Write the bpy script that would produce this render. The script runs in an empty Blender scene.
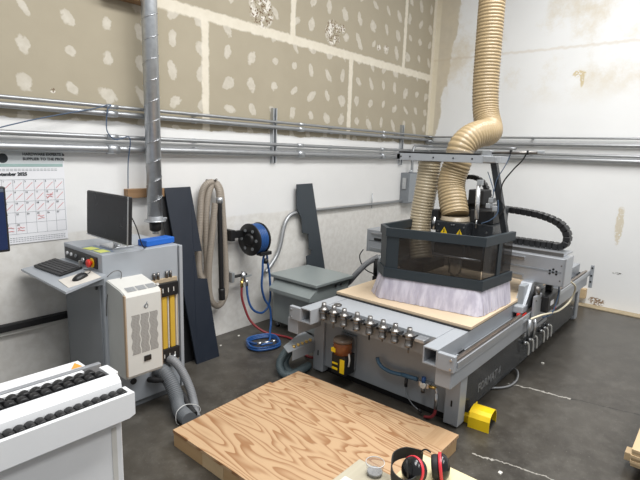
import bpy, bmesh, math, random
from mathutils import Vector, Matrix
random.seed(7)
PI = math.pi
S = bpy.context.scene
COL = S.collection
V = Vector

# ------------------------------------------------------------------ node helpers
class NT:
    def __init__(s, name):
        s.m = bpy.data.materials.new(name); s.m.use_nodes = True
        s.t = s.m.node_tree; s.b = s.t.nodes['Principled BSDF']
    def n(s, typ, **kw):
        k = s.t.nodes.new(typ)
        for a, v in kw.items():
            setattr(k, a, v)
        return k
    def link(s, a, b): s.t.links.new(a, b)
    def put(s, sock, v):
        if isinstance(v, (int, float)): sock.default_value = v
        elif isinstance(v, (tuple, list)):
            sock.default_value = (*v, 1.0) if len(v) == 3 and sock.type == 'RGBA' else v
        else: s.link(v, sock)
    def M(s, op, a, b=0.0, c=None, clamp=False):
        k = s.n('ShaderNodeMath', operation=op); k.use_clamp = clamp
        s.put(k.inputs[0], a); s.put(k.inputs[1], b)
        if c is not None: s.put(k.inputs[2], c)
        return k.outputs[0]
    def mix(s, f, a, b, blend='MIX'):
        k = s.n('ShaderNodeMix', data_type='RGBA', blend_type=blend)
        s.put(k.inputs[0], f); s.put(k.inputs[6], a); s.put(k.inputs[7], b)
        return k.outputs[2]
    def pos(s):
        g = s.n('ShaderNodeNewGeometry'); x = s.n('ShaderNodeSeparateXYZ')
        s.link(g.outputs['Position'], x.inputs[0]); return g.outputs['Position'], x.outputs
    def obj(s):
        g = s.n('ShaderNodeTexCoord'); x = s.n('ShaderNodeSeparateXYZ')
        s.link(g.outputs['Object'], x.inputs[0]); return g.outputs['Object'], x.outputs
    def vec(s, x, y, z):
        k = s.n('ShaderNodeCombineXYZ')
        for i, v in enumerate((x, y, z)): s.put(k.inputs[i], v)
        return k.outputs[0]
    def noise(s, vec, scale, detail=3.0, rough=0.55, dist=0.0):
        k = s.n('ShaderNodeTexNoise'); s.link(vec, k.inputs['Vector'])
        k.inputs['Scale'].default_value = scale; k.inputs['Detail'].default_value = detail
        k.inputs['Roughness'].default_value = rough; k.inputs['Distortion'].default_value = dist
        return k.outputs['Fac']
    def white(s, vec):
        k = s.n('ShaderNodeTexWhiteNoise', noise_dimensions='3D'); s.link(vec, k.inputs['Vector']); return k
    def ss(s, v, a, b):            # smoothstep a..b -> 0..1
        k = s.n('ShaderNodeMapRange', interpolation_type='SMOOTHSTEP')
        s.put(k.inputs[0], v); k.inputs[1].default_value = a; k.inputs[2].default_value = b
        return k.outputs[0]
    def bump(s, h, strength=0.3, dist=0.01):
        k = s.n('ShaderNodeBump'); k.inputs['Strength'].default_value = strength; k.inputs['Distance'].default_value = dist
        s.link(h, k.inputs['Height']); s.link(k.outputs[0], s.b.inputs['Normal'])

MATS = {}
def mat(name, col, rough=0.5, metal=0.0, var=0.08, scale=12.0, bump=0.0, spec=0.5, coat=0.0):
    """plain painted / plastic / metal surface with a little procedural unevenness"""
    if name in MATS: return MATS[name]
    t = NT(name); o, _ = t.obj()
    f = t.noise(o, scale, 4.0)
    lo = tuple(max(0, c*(1-var)) for c in col); hi = tuple(min(1, c*(1+var)) for c in col)
    t.put(t.b.inputs['Base Color'], t.mix(f, lo, hi))
    t.put(t.b.inputs['Roughness'], t.M('ADD', t.M('MULTIPLY', f, 0.16), rough-0.08, clamp=True))
    t.b.inputs['Metallic'].default_value = metal
    t.b.inputs['Specular IOR Level'].default_value = spec
    t.b.inputs['Coat Weight'].default_value = coat
    if bump: t.bump(f, bump, 0.004)
    MATS[name] = t.m; return t.m

def glassy(name, col, alpha, rough=0.08):
    t = NT(name); tr = t.n('ShaderNodeBsdfTransparent'); mx = t.n('ShaderNodeMixShader')
    o, _ = t.obj(); f = t.noise(o, 6.0, 3.0)
    t.put(t.b.inputs['Base Color'], t.mix(f, tuple(c*.85 for c in col), col))
    t.b.inputs['Roughness'].default_value = rough
    tr.inputs[0].default_value = (*[min(1, (.62 if col[0] < .2 else .9)+.1*c) for c in col], 1)
    t.put(mx.inputs[0], alpha)
    t.link(tr.outputs[0], mx.inputs[1]); t.link(t.b.outputs[0], mx.inputs[2])
    t.link(mx.outputs[0], t.t.nodes['Material Output'].inputs[0])
    MATS[name] = t.m; return t.m

def mat_wall_left():
    t = NT('drywall_over_painted_block'); P, x = t.pos(); X, Z = x[0], x[2]
    n1 = t.noise(P, 2.3, 5.0, 0.6); n2 = t.noise(P, 14.0, 4.0); n3 = t.noise(P, 45.0, 3.0)
    edge = t.M('ADD', 2.17, t.M('MULTIPLY', n1, 0.11))
    up = t.ss(t.M('SUBTRACT', Z, edge), -0.006, 0.006)
    # paper-faced drywall
    tan = t.mix(n1, (.355, .310, .225), (.425, .375, .280))
    # trowelled mud spots on a fastener grid
    u = t.M('ADD', t.M('DIVIDE', t.M('SUBTRACT', X, 1.43), .32), .5); v = t.M('ADD', t.M('DIVIDE', t.M('SUBTRACT', Z, 2.48), .265), .5)
    fu, fv = t.M('FLOOR', u), t.M('FLOOR', v)
    w = t.white(t.vec(fu, fv, 3.0)); ws = t.n('ShaderNodeSeparateColor'); t.link(w.outputs['Color'], ws.inputs[0])
    du = t.M('MULTIPLY', t.M('ADD', t.M('SUBTRACT', t.M('SUBTRACT', u, fu), .5), t.M('MULTIPLY', t.M('SUBTRACT', ws.outputs[0], .5), .16)), .32)
    dv = t.M('MULTIPLY', t.M('ADD', t.M('SUBTRACT', t.M('SUBTRACT', v, fv), .5), t.M('MULTIPLY', t.M('SUBTRACT', ws.outputs[1], .5), .2)), .265)
    dv = t.M('ADD', dv, t.M('MULTIPLY', du, t.M('MULTIPLY', t.M('SUBTRACT', ws.outputs[2], .35), 1.6)))
    rx = t.M('ADD', .040, t.M('MULTIPLY', ws.outputs[1], .040)); rz = t.M('ADD', .038, t.M('MULTIPLY', ws.outputs[0], .045))
    d = t.M('ADD', t.M('POWER', t.M('ABSOLUTE', t.M('DIVIDE', du, rx)), 2.0), t.M('POWER', t.M('ABSOLUTE', t.M('DIVIDE', dv, rz)), 2.0))
    d = t.M('ADD', d, t.M('ADD', t.M('MULTIPLY', t.M('SUBTRACT', n2, .5), 3.0), t.M('MULTIPLY', t.M('SUBTRACT', n3, .5), .9)))
    spot = t.M('MULTIPLY', t.M('SUBTRACT', 1.0, t.ss(d, .6, 1.2)), t.M('ADD', .16, t.M('MULTIPLY', n2, .8)))
    tan = t.mix(spot, tan, (.70, .66, .58))
    # taped joints
    nz = t.M('MULTIPLY', t.M('SUBTRACT', n2, .5), .05)
    def band(c, pos, half): return t.M('SUBTRACT', 1.0, t.ss(t.M('ABSOLUTE', t.M('SUBTRACT', t.M('ADD', c, nz), pos)), half-.012, half+.012))
    j = band(Z, 3.315, .05)
    lower = t.M('LESS_THAN', Z, 3.315); upper = t.M('SUBTRACT', 1.0, lower)
    for xx in (.62, 3.06, 5.42): j = t.M('MAXIMUM', j, t.M('MULTIPLY', band(X, xx, .042), lower))
    for xx in (1.85, 4.29, 6.74): j = t.M('MAXIMUM', j, t.M('MULTIPLY', band(X, xx, .04), upper))
    j = t.M('MAXIMUM', j, band(X, 7.68, .09))
    tan = t.mix(t.M('MULTIPLY', j, .92), tan, t.mix(n2, (.66, .60, .48), (.80, .75, .64)))
    # torn paper patches and small gouges
    for (cx, cz, r) in ((3.80, 3.52, .17), (5.02, 3.53, .15), (5.2, 3.62, .06), (6.05, 3.53, .045), (6.25, 3.56, .05), (1.62, 2.45, .02)):
        dd = t.M('ADD', t.M('POWER', t.M('ABSOLUTE', t.M('DIVIDE', t.M('SUBTRACT', X, cx), r)), 2.0), t.M('POWER', t.M('ABSOLUTE', t.M('DIVIDE', t.M('SUBTRACT', Z, cz), r)), 2.0))
        inside = t.M('SUBTRACT', 1.0, t.ss(dd, .7, 1.3))
        tan = t.mix(t.M('MULTIPLY', inside, t.ss(n2, .50, .56)), tan, (.75, .71, .64))
        tan = t.mix(t.M('MULTIPLY', inside, t.ss(n3, .54, .6)), tan, (.16, .10, .055))
    # painted block below
    wht = t.mix(n1, (.74, .735, .72), (.83, .825, .81))
    low = t.M('SUBTRACT', 1.0, t.ss(t.M('ADD', Z, t.M('MULTIPLY', n1, .05)), 1.335, 1.36))
    beige = t.mix(t.ss(n2, .35, .65), (.60, .56, .49), (.73, .70, .64))
    wht = t.mix(t.M('MULTIPLY', low, .5), wht, beige)
    t.put(t.b.inputs['Base Color'], t.mix(up, wht, tan))
    t.b.inputs['Roughness'].default_value = .8
    t.bump(n3, .12, .004)
    return t.m

def mat_wall_right():
    t = NT('old_white_painted_wall'); P, x = t.pos(); Y, Z = x[1], x[2]
    n1 = t.noise(P, 1.6, 6.0, .62); n2 = t.noise(P, 12.0, 4.0); n3 = t.noise(P, 40.0, 3.0)
    c = t.mix(n1, (.77, .775, .77), (.85, .855, .85))
    # unpainted strip next to the corner, high up
    m = t.ss(t.M('ADD', t.M('SUBTRACT', Y, 3.93), t.M('ADD', t.M('MULTIPLY', t.M('SUBTRACT', n1, .5), .5), t.M('MULTIPLY', t.M('SUBTRACT', Z, 3.1), .14))), -.015, .015)
    m = t.M('MULTIPLY', m, t.ss(Z, 2.25, 2.4))
    c = t.mix(t.M('MULTIPLY', m, .85), c, t.mix(n2, (.48, .41, .29), (.60, .53, .40)))
    edge = t.ss(Y, 4.05, 4.08)
    c = t.mix(t.M('MULTIPLY', edge, t.ss(Z, 2.2, 2.3)), c, (.72, .66, .52))
    # faint rusty bleed-through above
    s = t.M('MULTIPLY', t.ss(t.noise(P, .9, 6.0, .7), .46, .68), t.ss(Z, 2.7, 3.3))
    c = t.mix(t.M('MULTIPLY', s, .75), c, (.64, .56, .42))
    hl = t.M('SUBTRACT', 1.0, t.ss(t.M('ABSOLUTE', t.M('ADD', t.M('SUBTRACT', Z, 3.6), t.M('MULTIPLY', t.M('SUBTRACT', n2, .5), .06))), .004, .03))
    c = t.mix(t.M('MULTIPLY', hl, .35), c, (.55, .45, .32))
    for (cy, cz, ry, rz, k, cc) in ((1.88, 3.23, .09, .06, .5, (.62, .52, .33)), (1.84, 3.15, .03, .10, .4, (.62, .52, .33)), (1.10, .52, .07, .018, .52, (.08, .07, .06)),
                                (1.55, .20, .06, .02, .45, (.10, .08, .06)), (1.15, 1.2, .05, .3, .42, (.66, .60, .48)), (1.30, .07, .12, .06, .5, (.25, .16, .09))):
        dd = t.M('ADD', t.M('POWER', t.M('ABSOLUTE', t.M('DIVIDE', t.M('SUBTRACT', Y, cy), ry)), 2.0), t.M('POWER', t.M('ABSOLUTE', t.M('DIVIDE', t.M('SUBTRACT', Z, cz), rz)), 2.0))
        dd = t.M('ADD', dd, t.M('MULTIPLY', t.M('SUBTRACT', n2, .5), 2.0))
        c = t.mix(t.M('MULTIPLY', t.M('SUBTRACT', 1.0, t.ss(dd, .5, 1.1)), t.ss(n3, k-.06, k+.02)), c, cc)
    t.put(t.b.inputs['Base Color'], c); t.b.inputs['Roughness'].default_value = .75
    t.bump(n3, .10, .004); return t.m

def mat_floor():
    t = NT('sealed_dark_concrete'); P, x = t.pos(); X, Y = x[0], x[1]
    n1 = t.noise(P, .8, 6.0, .65, .4); n2 = t.noise(P, 6.0, 6.0, .7); n3 = t.noise(P, 60.0, 3.0)
    c = t.mix(t.ss(n1, .3, .7), (.036, .031, .025), (.080, .072, .060))
    c = t.mix(t.M('MULTIPLY', t.ss(n2, .42, .72), .55), c, (.125, .116, .10))
    c = t.mix(t.M('MULTIPLY', t.ss(n3, .62, .75), .4), c, (.24, .23, .21))
    def crack(x0, y0, k, ylo, yhi, w, col, c):
        wob = t.M('MULTIPLY', t.M('SUBTRACT', t.noise(P, 5.0, 5.0, .7), .5), .16)
        d = t.M('ABSOLUTE', t.M('SUBTRACT', X, t.M('ADD', t.M('ADD', x0, t.M('MULTIPLY', t.M('SUBTRACT', y0, Y), k)), wob)))
        m = t.M('SUBTRACT', 1.0, t.ss(d, w*.4, w))
        m = t.M('MULTIPLY', m, t.M('MULTIPLY', t.M('GREATER_THAN', Y, ylo), t.M('LESS_THAN', Y, yhi)))
        return t.mix(m, c, col)
    c = crack(4.36, 1.29, .2, .84, 1.35, .012, (.42, .40, .36), c)
    c = crack(4.36, 1.29, .2, -1.5, .84, .010, (.02, .018, .016), c)
    c = crack(3.10, 1.10, .16, .5, 1.15, .008, (.40, .38, .34), c)
    t.put(t.b.inputs['Base Color'], c)
    t.put(t.b.inputs['Roughness'], t.M('ADD', .20, t.M('MULTIPLY', n2, .26)))
    t.bump(n2, .05, .004); return t.m

def mat_plywood(name, a, b, sx=2.4, sy=.5, rings=11.0, off=0.0):
    """flat-sawn veneer: cathedral growth rings running along local Y"""
    t = NT(name); o, x = t.obj()
    p = t.vec(t.M('ADD', t.M('MULTIPLY', x[0], sx), off), t.M('MULTIPLY', x[1], sy), t.M('MULTIPLY', x[2], .6))
    f = t.M('FRACT', t.M('MULTIPLY', t.noise(p, 1.6, 2.5, .5, .15), rings))
    ring = t.M('MULTIPLY', t.ss(f, .40, .95), t.M('SUBTRACT', 1.0, t.ss(f, .93, 1.0)))
    st = t.noise(t.vec(t.M('MULTIPLY', x[0], 90.0), t.M('MULTIPLY', x[1], 5.0), t.M('MULTIPLY', x[2], 60.0)), 1.0, 3.0)
    c = t.mix(t.M('MULTIPLY', ring, t.M('ADD', .50, t.M('MULTIPLY', t.noise(o, 3.0, 3.0), .9), None, True)), a, b)
    c = t.mix(t.M('MULTIPLY', t.ss(st, .5, .8), .25), c, tuple(k*.6 for k in a))
    g = t.noise(o, 5.0, 5.0, .7)
    c = t.mix(t.M('MULTIPLY', t.ss(g, .68, .78), .45), c, (.16, .11, .07))
    t.put(t.b.inputs['Base Color'], c); t.b.inputs['Roughness'].default_value = .6
    t.bump(st, .08, .003); return t.m

def mat_wood(name, a, b, axis=0, scale=30.0):
    t = NT(name); o, x = t.obj(); k = [scale, scale, scale]; k[axis] = 2.0
    f = t.noise(t.vec(*[t.M('MULTIPLY', x[i], k[i]) for i in range(3)]), 1.0, 4.0, .6, .6)
    g = t.noise(o, 3.0, 2.0)
    t.put(t.b.inputs['Base Color'], t.mix(t.ss(f, .3, .7), a, t.mix(g, b, a)))
    t.b.inputs['Roughness'].default_value = .6; t.bump(f, .1, .003); return t.m

# ------------------------------------------------------------------ mesh helper
class MB:
    def __init__(s): s.bm = bmesh.new()
    def _m(s, vs, M):
        if M is not None: bmesh.ops.transform(s.bm, matrix=M, verts=vs)
    def box(s, x0, x1, y0, y1, z0, z1, bev=0.0, M=None, seg=2):
        g = bmesh.ops.create_cube(s.bm, size=1.0); vs = g['verts']
        for v in vs: v.co = V(((x0+x1)/2+v.co.x*(x1-x0), (y0+y1)/2+v.co.y*(y1-y0), (z0+z1)/2+v.co.z*(z1-z0)))
        if bev > 0:
            es = list({e for v in vs for e in v.link_edges})
            r = bmesh.ops.bevel(s.bm, geom=es, offset=bev, segments=seg, profile=.5, affect='EDGES')
            vs = list({v for v in r['verts']} | {v for v in vs if v.is_valid})
            vs = list({v for f in r['faces'] for v in f.verts} | set(vs))
        s._m(vs, M); return s
    def prism(s, pts, vec, M=None):
        vec = V(vec); n = len(pts)
        a = [s.bm.verts.new(V(p)) for p in pts]; b = [s.bm.verts.new(V(p)+vec) for p in pts]
        s.bm.faces.new(a); s.bm.faces.new(b[::-1])
        for i in range(n): s.bm.faces.new((a[i], b[i], b[(i+1) % n], a[(i+1) % n]))
        s._m(a+b, M); return s
    def loft(s, rings, closed=False, cap=True, smooth=True):
        R = [[s.bm.verts.new(V(p)) for p in r] for r in rings]; n = len(R[0]); k = len(R)
        for i in range(k if closed else k-1):
            A, B = R[i], R[(i+1) % k]
            for j in range(n):
                f = s.bm.faces.new((A[j], A[(j+1) % n], B[(j+1) % n], B[j])); f.smooth = smooth
        if cap and not closed: s.bm.faces.new(R[0][::-1]); s.bm.faces.new(R[-1])
        return s
    def lathe(s, c, axis, prof, seg=20, smooth=True, ring=False):
        axis = V(axis).normalized(); u = axis.orthogonal().normalized(); w = axis.cross(u); c = V(c)
        return s.loft([[c+axis*h+(u*math.cos(2*PI*j/seg)+w*math.sin(2*PI*j/seg))*max(r, 1e-4) for j in range(seg)] for h, r in prof], closed=ring, smooth=smooth)
    def cyl(s, a, b, r, r2=None, seg=16, smooth=True):
        a, b = V(a), V(b)
        return s.lathe(a, b-a, [(0, r), ((b-a).length, r if r2 is None else r2)], seg, smooth)
    def sphere(s, c, r, sc=(1, 1, 1), M=None):
        g = bmesh.ops.create_uvsphere(s.bm, u_segments=18, v_segments=12, radius=r); c = V(c)
        for v in g['verts']:
            v.co = V((c.x+v.co.x*sc[0], c.y+v.co.y*sc[1], c.z+v.co.z*sc[2]))
            for f in v.link_faces: f.smooth = True
        s._m(g['verts'], M); return s
    def tube(s, pts, r, seg=10, sub=8, closed=False, rf=None, flat=None):
        P = spline(pts, sub, closed) if sub > 1 else [V(p) for p in pts]
        n = len(P); rings = []; T = []
        for i in range(n):
            a = P[(i-1) % n] if (closed or i > 0) else P[0]; b = P[(i+1) % n] if (closed or i < n-1) else P[-1]
            T.append((b-a).normalized())
        u = T[0].orthogonal().normalized()
        if flat is not None: u = (V(flat)-T[0]*V(flat).dot(T[0])).normalized()
        L = 0.0
        for i in range(n):
            u = (u-T[i]*u.dot(T[i])).normalized(); w = T[i].cross(u)
            if i: L += (P[i]-P[i-1]).length
            rr = r if rf is None else rf(L, i/(n-1))
            rings.append([P[i]+(u*math.cos(2*PI*j/seg)+w*math.sin(2*PI*j/seg))*rr for j in range(seg)])
        return s.loft(rings, closed)
    def ribbed(s, pts, r, pitch=.03, amp=.006, seg=24, rf=None, gain=None):
        """wire-ribbed ducting: resample the path finely and ripple the radius"""
        P = spline(pts, 24); D = [0.0]
        for i in range(1, len(P)): D.append(D[-1]+(P[i]-P[i-1]).length)
        n = max(8, int(D[-1]/(pitch/6))); Q = []; k = 0
        for i in range(n+1):
            d = D[-1]*i/n
            while k < len(D)-2 and D[k+1] < d: k += 1
            f = (d-D[k])/max(1e-9, D[k+1]-D[k]); Q.append(P[k].lerp(P[k+1], min(1, max(0, f))))
        base = rf or (lambda t: r)
        return s.tube(Q, r, seg, 1, rf=lambda L, t: base(t)+amp*(abs(math.sin(PI*L/pitch))**.6*2-1))
    def ribbon(s, pts, wv, th, sub=6, closed=False):
        """strap of rectangular section: path pts, width vector wv, thickness th"""
        P = spline(pts, sub, closed) if sub > 1 else [V(p) for p in pts]; wv = V(wv); n = len(P); rings = []
        for i in range(n):
            a = P[(i-1) % n] if (closed or i > 0) else P[0]; b = P[(i+1) % n] if (closed or i < n-1) else P[-1]
            q = (b-a).cross(wv).normalized()*th/2
            rings.append([P[i]-wv/2-q, P[i]+wv/2-q, P[i]+wv/2+q, P[i]-wv/2+q])
        return s.loft(rings, closed, smooth=False)
    def text(s, body, size, o, xa, ya, depth=.0015, align='LEFT', weight=0.0):
        cu = bpy.data.curves.new('lettering', 'FONT'); cu.body = body; cu.size = size; cu.align_x = align
        cu.extrude = depth; cu.offset = weight; cu.resolution_u = 3
        ob = bpy.data.objects.new('lettering', cu); COL.objects.link(ob)
        bpy.context.view_layer.update()
        me = bpy.data.meshes.new_from_object(ob.evaluated_get(bpy.context.evaluated_depsgraph_get()))
        xa, ya = V(xa).normalized(), V(ya).normalized(); z = xa.cross(ya)
        M = Matrix((xa, ya, z)).transposed().to_4x4(); M.translation = V(o); me.transform(M)
        s.bm.from_mesh(me); bpy.data.objects.remove(ob); bpy.data.curves.remove(cu); bpy.data.meshes.remove(me); return s
    def build(s, name, m, parent=None, org=None, M=None, recalc=True, label=None):
        bm = s.bm
        if M is not None: bmesh.ops.transform(bm, matrix=M, verts=bm.verts)
        if recalc: bmesh.ops.recalc_face_normals(bm, faces=bm.faces)
        if parent is not None: org = ORG[parent.name]
        elif org is None:
            xs = [v.co for v in bm.verts]
            org = V(((min(c.x for c in xs)+max(c.x for c in xs))/2, (min(c.y for c in xs)+max(c.y for c in xs))/2, min(c.z for c in xs)))
        org = V(org); bmesh.ops.translate(bm, vec=-org, verts=bm.verts)
        me = bpy.data.meshes.new(name); bm.to_mesh(me); bm.free(); me.materials.append(m)
        ob = bpy.data.objects.new(name, me); COL.objects.link(ob)
        if parent is not None: ob.parent = parent
        else: ob.location = org
        ORG[ob.name] = org
        if label: ob['label'] = label
        return ob
ORG = {}

def spline(pts, sub=8, closed=False):
    P = [V(p) for p in pts]; n = len(P)
    if n < 3 and not closed: return P if n < 2 else [P[0].lerp(P[1], i/sub) for i in range(sub+1)]
    out = []
    for i in range(n if closed else n-1):
        if closed: a, b, c, d = P[(i-1) % n], P[i], P[(i+1) % n], P[(i+2) % n]
        else: a, b, c, d = P[max(0, i-1)], P[i], P[i+1], P[min(n-1, i+2)]
        for k in range(sub):
            t = k/sub
            out.append(.5*((2*b)+(c-a)*t+(2*a-5*b+4*c-d)*t*t+(3*b-a-3*c+d)*t**3))
    if not closed: out.append(P[-1])
    return out

def tag(o, label, cat, group=None, kind=None):
    o['label'] = label; o['category'] = cat
    if group: o['group'] = group
    if kind: o['kind'] = kind
    return o
def thing(name, loc, label, cat, group=None):
    o = bpy.data.objects.new(name, None); o.empty_display_size = .05; COL.objects.link(o); o.location = loc
    ORG[o.name] = V(loc); return tag(o, label, cat, group)
def copy_tree(o, loc=None, label=None, parent=None):
    c = o.copy(); COL.objects.link(c)
    if parent is not None: c.parent = parent
    if loc is not None: c.location = loc
    if label: c['label'] = label
    for ch in list(o.children): copy_tree(ch, parent=c)
    return c
def struct(o, label, cat): return tag(o, label, cat, kind='structure')

# ------------------------------------------------------------------ palette
grey = mat('light_grey_enamel', (.37, .39, .415), .38, var=.05)
grey2 = mat('blue_grey_enamel', (.30, .32, .34), .42, var=.06)
greyd = mat('mid_grey_enamel', (.215, .23, .245), .45, var=.06)
char = mat('charcoal_enamel', (.028, .031, .035), .24, var=.1, spec=.5)
slate = mat('slate_blue_powder_coat', (.024, .033, .040), .45, var=.08)
navy = mat('navy_melamine', (.010, .015, .026), .5, var=.1)
navyl = mat('dark_grey_melamine', (.042, .052, .062), .5, var=.1)
black = mat('black_plastic', (.012, .012, .013), .42)
rubber = mat('black_rubber', (.015, .015, .016), .65)
white = mat('white_enamel', (.80, .81, .82), .35, var=.02)
offw = mat('off_white_enamel', (.64, .63, .59), .42, var=.04)
paper = mat('white_paper', (.80, .80, .82), .7, var=.02)
steel = mat('brushed_steel', (.58, .59, .60), .3, 1.0, scale=40)
galv = mat('galvanised_steel', (.52, .54, .56), .36, .75, .2, 25)
conduitm = mat('dull_zinc_conduit', (.40, .41, .42), .42, .8, .12, 18)
alu = mat('anodised_aluminium', (.50, .52, .55), .38, .7, .05, 30)
dsteel = mat('dark_steel', (.18, .17, .16), .35, .9)
brass = mat('brass', (.70, .48, .16), .35, 1.0)
yellow = mat('safety_yellow', (.85, .58, .01), .4, var=.04)
yelbar = mat('mustard_yellow_plastic', (.62, .40, .045), .5)
blue = mat('bright_blue_plastic', (.012, .12, .50), .45)
bluehose = mat('blue_air_hose', (.02, .085, .27), .35, var=.1)
redhose = mat('red_rubber_hose', (.25, .03, .035), .5)
red = mat('red_plastic', (.62, .03, .02), .35)
pinkred = mat('crimson_band', (.70, .04, .06), .35)
ghose = mat('grey_corrugated_hose', (.13, .14, .15), .5)
ghosel = mat('light_grey_hose', (.22, .225, .235), .45)
tankm = mat('grey_green_painted_steel', (.29, .325, .32), .4, .15, .14, 5)
screenm = mat('dark_glossy_screen', (.010, .012, .014), .3, spec=.15)
tanhose = mat('tan_polyurethane_duct', (.385, .290, .165), .35, var=.14, scale=20)
dusthose = mat('taupe_vacuum_hose', (.33, .285, .235), .55, var=.12)
amber = mat('amber_oil_bowl', (.20, .065, .02), .15, var=.25, scale=20)
cream = mat('cream_cable', (.70, .64, .48), .5)
pine = mat_wood('pale_pine', (.60, .45, .27), (.52, .37, .21), 0)
pine_y = mat_wood('cream_pine_board', (.70, .62, .38), (.64, .54, .31), 0)
greyply = mat_wood('weathered_plywood', (.45, .41, .31), (.37, .33, .25), 0)
brownwood = mat_wood('brown_stud_wood', (.30, .18, .09), (.20, .11, .05), 0)
mdf = mat('spoilboard_mdf', (.62, .49, .34), .65, var=.06, scale=8)
ply = mat_plywood('fir_plywood', (.55, .365, .21), (.32, .155, .065), 2.3, .42, 19.0)
plyside = mat_wood('laminated_pine_edge', (.52, .345, .18), (.42, .26, .12), 1, 18)
pane = glassy('smoked_window', (.06, .05, .042), .34, .06)
clear = glassy('clear_plastic', (.60, .61, .62), .10, .05)
inkm = mat('print_ink', (.02, .025, .03), .7)
inkl = mat('thin_grey_print', (.28, .30, .32), .7)
inkg = mat('grey_header_print', (.60, .63, .64), .7)
inkr = mat('red_marker', (.62, .06, .06), .7)

# ------------------------------------------------------------------ SETTING
YL, XR = 4.15, 7.68
struct(MB().box(-1.6, XR+.3, -3.2, YL+.3, -.12, 0).build('floor', mat_floor()), 'dark mottled sealed concrete floor with hairline cracks', 'floor')
struct(MB().box(-1.6, XR+.2, YL, YL+.2, 0, 5.6).build('wall_left', mat_wall_left()), 'wall with tan mud-spotted drywall above white painted block', 'wall')
struct(MB().box(XR, XR+.2, -3.2, YL, 0, 5.6).build('wall_right', mat_wall_right()), 'old white painted wall behind the router with stains', 'wall')
struct(MB().box(XR-.17, XR, -3.2, YL, 0, .016, .004).build('baseboard_right', mat('raw_tan_concrete', (.42, .34, .22), .8, var=.3, scale=9, bump=.4)), 'tan unsealed strip of slab along the foot of the white wall', 'baseboard')

# ------------------------------------------------------------------ pipes on the walls
def pipe_run(nm, z, z2, r, off, lab, m=conduitm):
    y = YL-off; x = XR-off
    t = thing(nm, (3.0, y, z), lab, 'pipe', 'pipes around both walls')
    MB().tube([(-1.4, y, z), (x-.14, y, z), (x-.04, y-.04, (z+z2)/2), (x, y-.14, z2), (x, -3.0, z2)], r, 12, 6).build('pipe', m, t)
    for xx in (.3, 2.05, 4.4, 6.2):
        MB().cyl((xx-.05, y, z), (xx+.05, y, z), r*1.25, seg=12).build('coupling', galv, t)
    for xx in (1.1, 2.9, 5.0, 6.6):
        MB().box(xx-.012, xx+.012, y, YL, z-r*1.15, z+r*1.15, .003).build('pipe_strap', galv, t)
    for yy in (2.4, .6):
        MB().box(x, XR, yy-.012, yy+.012, z2-r*1.15, z2+r*1.15, .003).build('pipe_strap', galv, t)
pipe_run('wall_pipe', 2.362, 2.352, .016, .075, 'topmost thin zinc pipe running along both walls under the drywall')
pipe_run('wall_pipe', 2.305, 2.258, .024, .06, 'second zinc pipe from the top, just below the topmost pipe')
pipe_run('wall_pipe', 2.112, 2.118, .020, .06, 'third zinc pipe from the top across the white wall band')
pipe_run('wall_pipe', 2.012, 2.050, .034, .06, 'lowest and thickest zinc pipe, just above the wall calendar')

for (x, z0, z1, lab) in ((3.985, 1.90, 2.52, 'slotted steel strut on the wall left of the taped drywall joint'), (6.78, 1.88, 2.50, 'slotted steel strut on the wall above the electrical box')):
    t = thing('strut_channel', (x, YL, z0), lab, 'strut', 'vertical struts on the drywall')
    b = MB().box(x-.032, x-.026, YL-.04, YL, z0, z1).box(x+.026, x+.032, YL-.04, YL, z0, z1).box(x-.026, x+.026, YL-.006, YL, z0, z1)
    b.box(x-.032, x-.016, YL-.044, YL-.038, z0, z1).box(x+.016, x+.032, YL-.044, YL-.038, z0, z1)
    b.build('channel', galv, t)
    for k in range(5): MB().cyl((x, YL-.012, z0+.1+k*.11), (x, YL-.004, z0+.1+k*.11), .009, seg=10).build('bolt', dsteel, t)

t = thing('electrical_conduit', (5.6, YL-.03, 1.30), 'long thin conduit from the electrical box, bending down behind the tank', 'conduit')
MB().tube([(6.95, YL-.035, 1.302), (6.2, YL-.035, 1.301), (5.4, YL-.035, 1.30), (4.6, YL-.035, 1.30)], .018, 10, 6).build('rigid_run', conduitm, t)
MB().tube([(4.62, YL-.035, 1.30), (4.43, YL-.035, 1.298), (4.29, YL-.035, 1.275), (4.20, YL-.035, 1.20), (4.145, YL-.04, 1.07), (4.10, YL-.05, .93), (4.04, YL-.05, .80), (3.95, YL-.05, .70), (3.86, YL-.05, .62)], .025, 12, 8).build('flexible_bend', conduitm, t)
MB().cyl((4.60, YL-.035, 1.30), (4.68, YL-.035, 1.30), .026, seg=12).build('coupling', galv, t)
MB().cyl((6.03, YL-.035, 1.24), (6.03, YL-.035, 1.46), .008, seg=8).build('hanger_rod', galv, t)

t = thing('electrical_box', (7.06, YL-.075, 1.27), 'small grey electrical disconnect box on the wall near the corner', 'electrical box')
MB().box(6.86, 7.24, YL-.15, YL, 1.27, 1.76, .008).build('body', greyd, t)
MB().box(6.875, 7.225, YL-.162, YL-.15, 1.285, 1.745, .004).build('cover', grey2, t)
MB().box(6.835, 6.86, YL-.12, YL-.05, 1.50, 1.68, .006).build('switch_handle', steel, t)
t = thing('bent_conduit', (6.98, YL-.07, 1.76), 'conduit rising from the electrical box and bending over to the right wall', 'conduit')
MB().tube([(6.98, YL-.128, 1.755), (6.98, YL-.128, 1.95), (6.98, YL-.128, 2.10), (7.02, YL-.128, 2.175), (7.12, YL-.128, 2.195), (7.4, YL-.128, 2.195), (7.51, YL-.17, 2.195), (7.555, YL-.3, 2.195), (7.555, 2.6, 2.19)], .022, 10, 7).build('conduit', conduitm, t)
MB().cyl((6.98, YL-.116, 1.76), (6.98, YL-.116, 1.80), .033, seg=12).build('locknut', galv, t)

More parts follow.
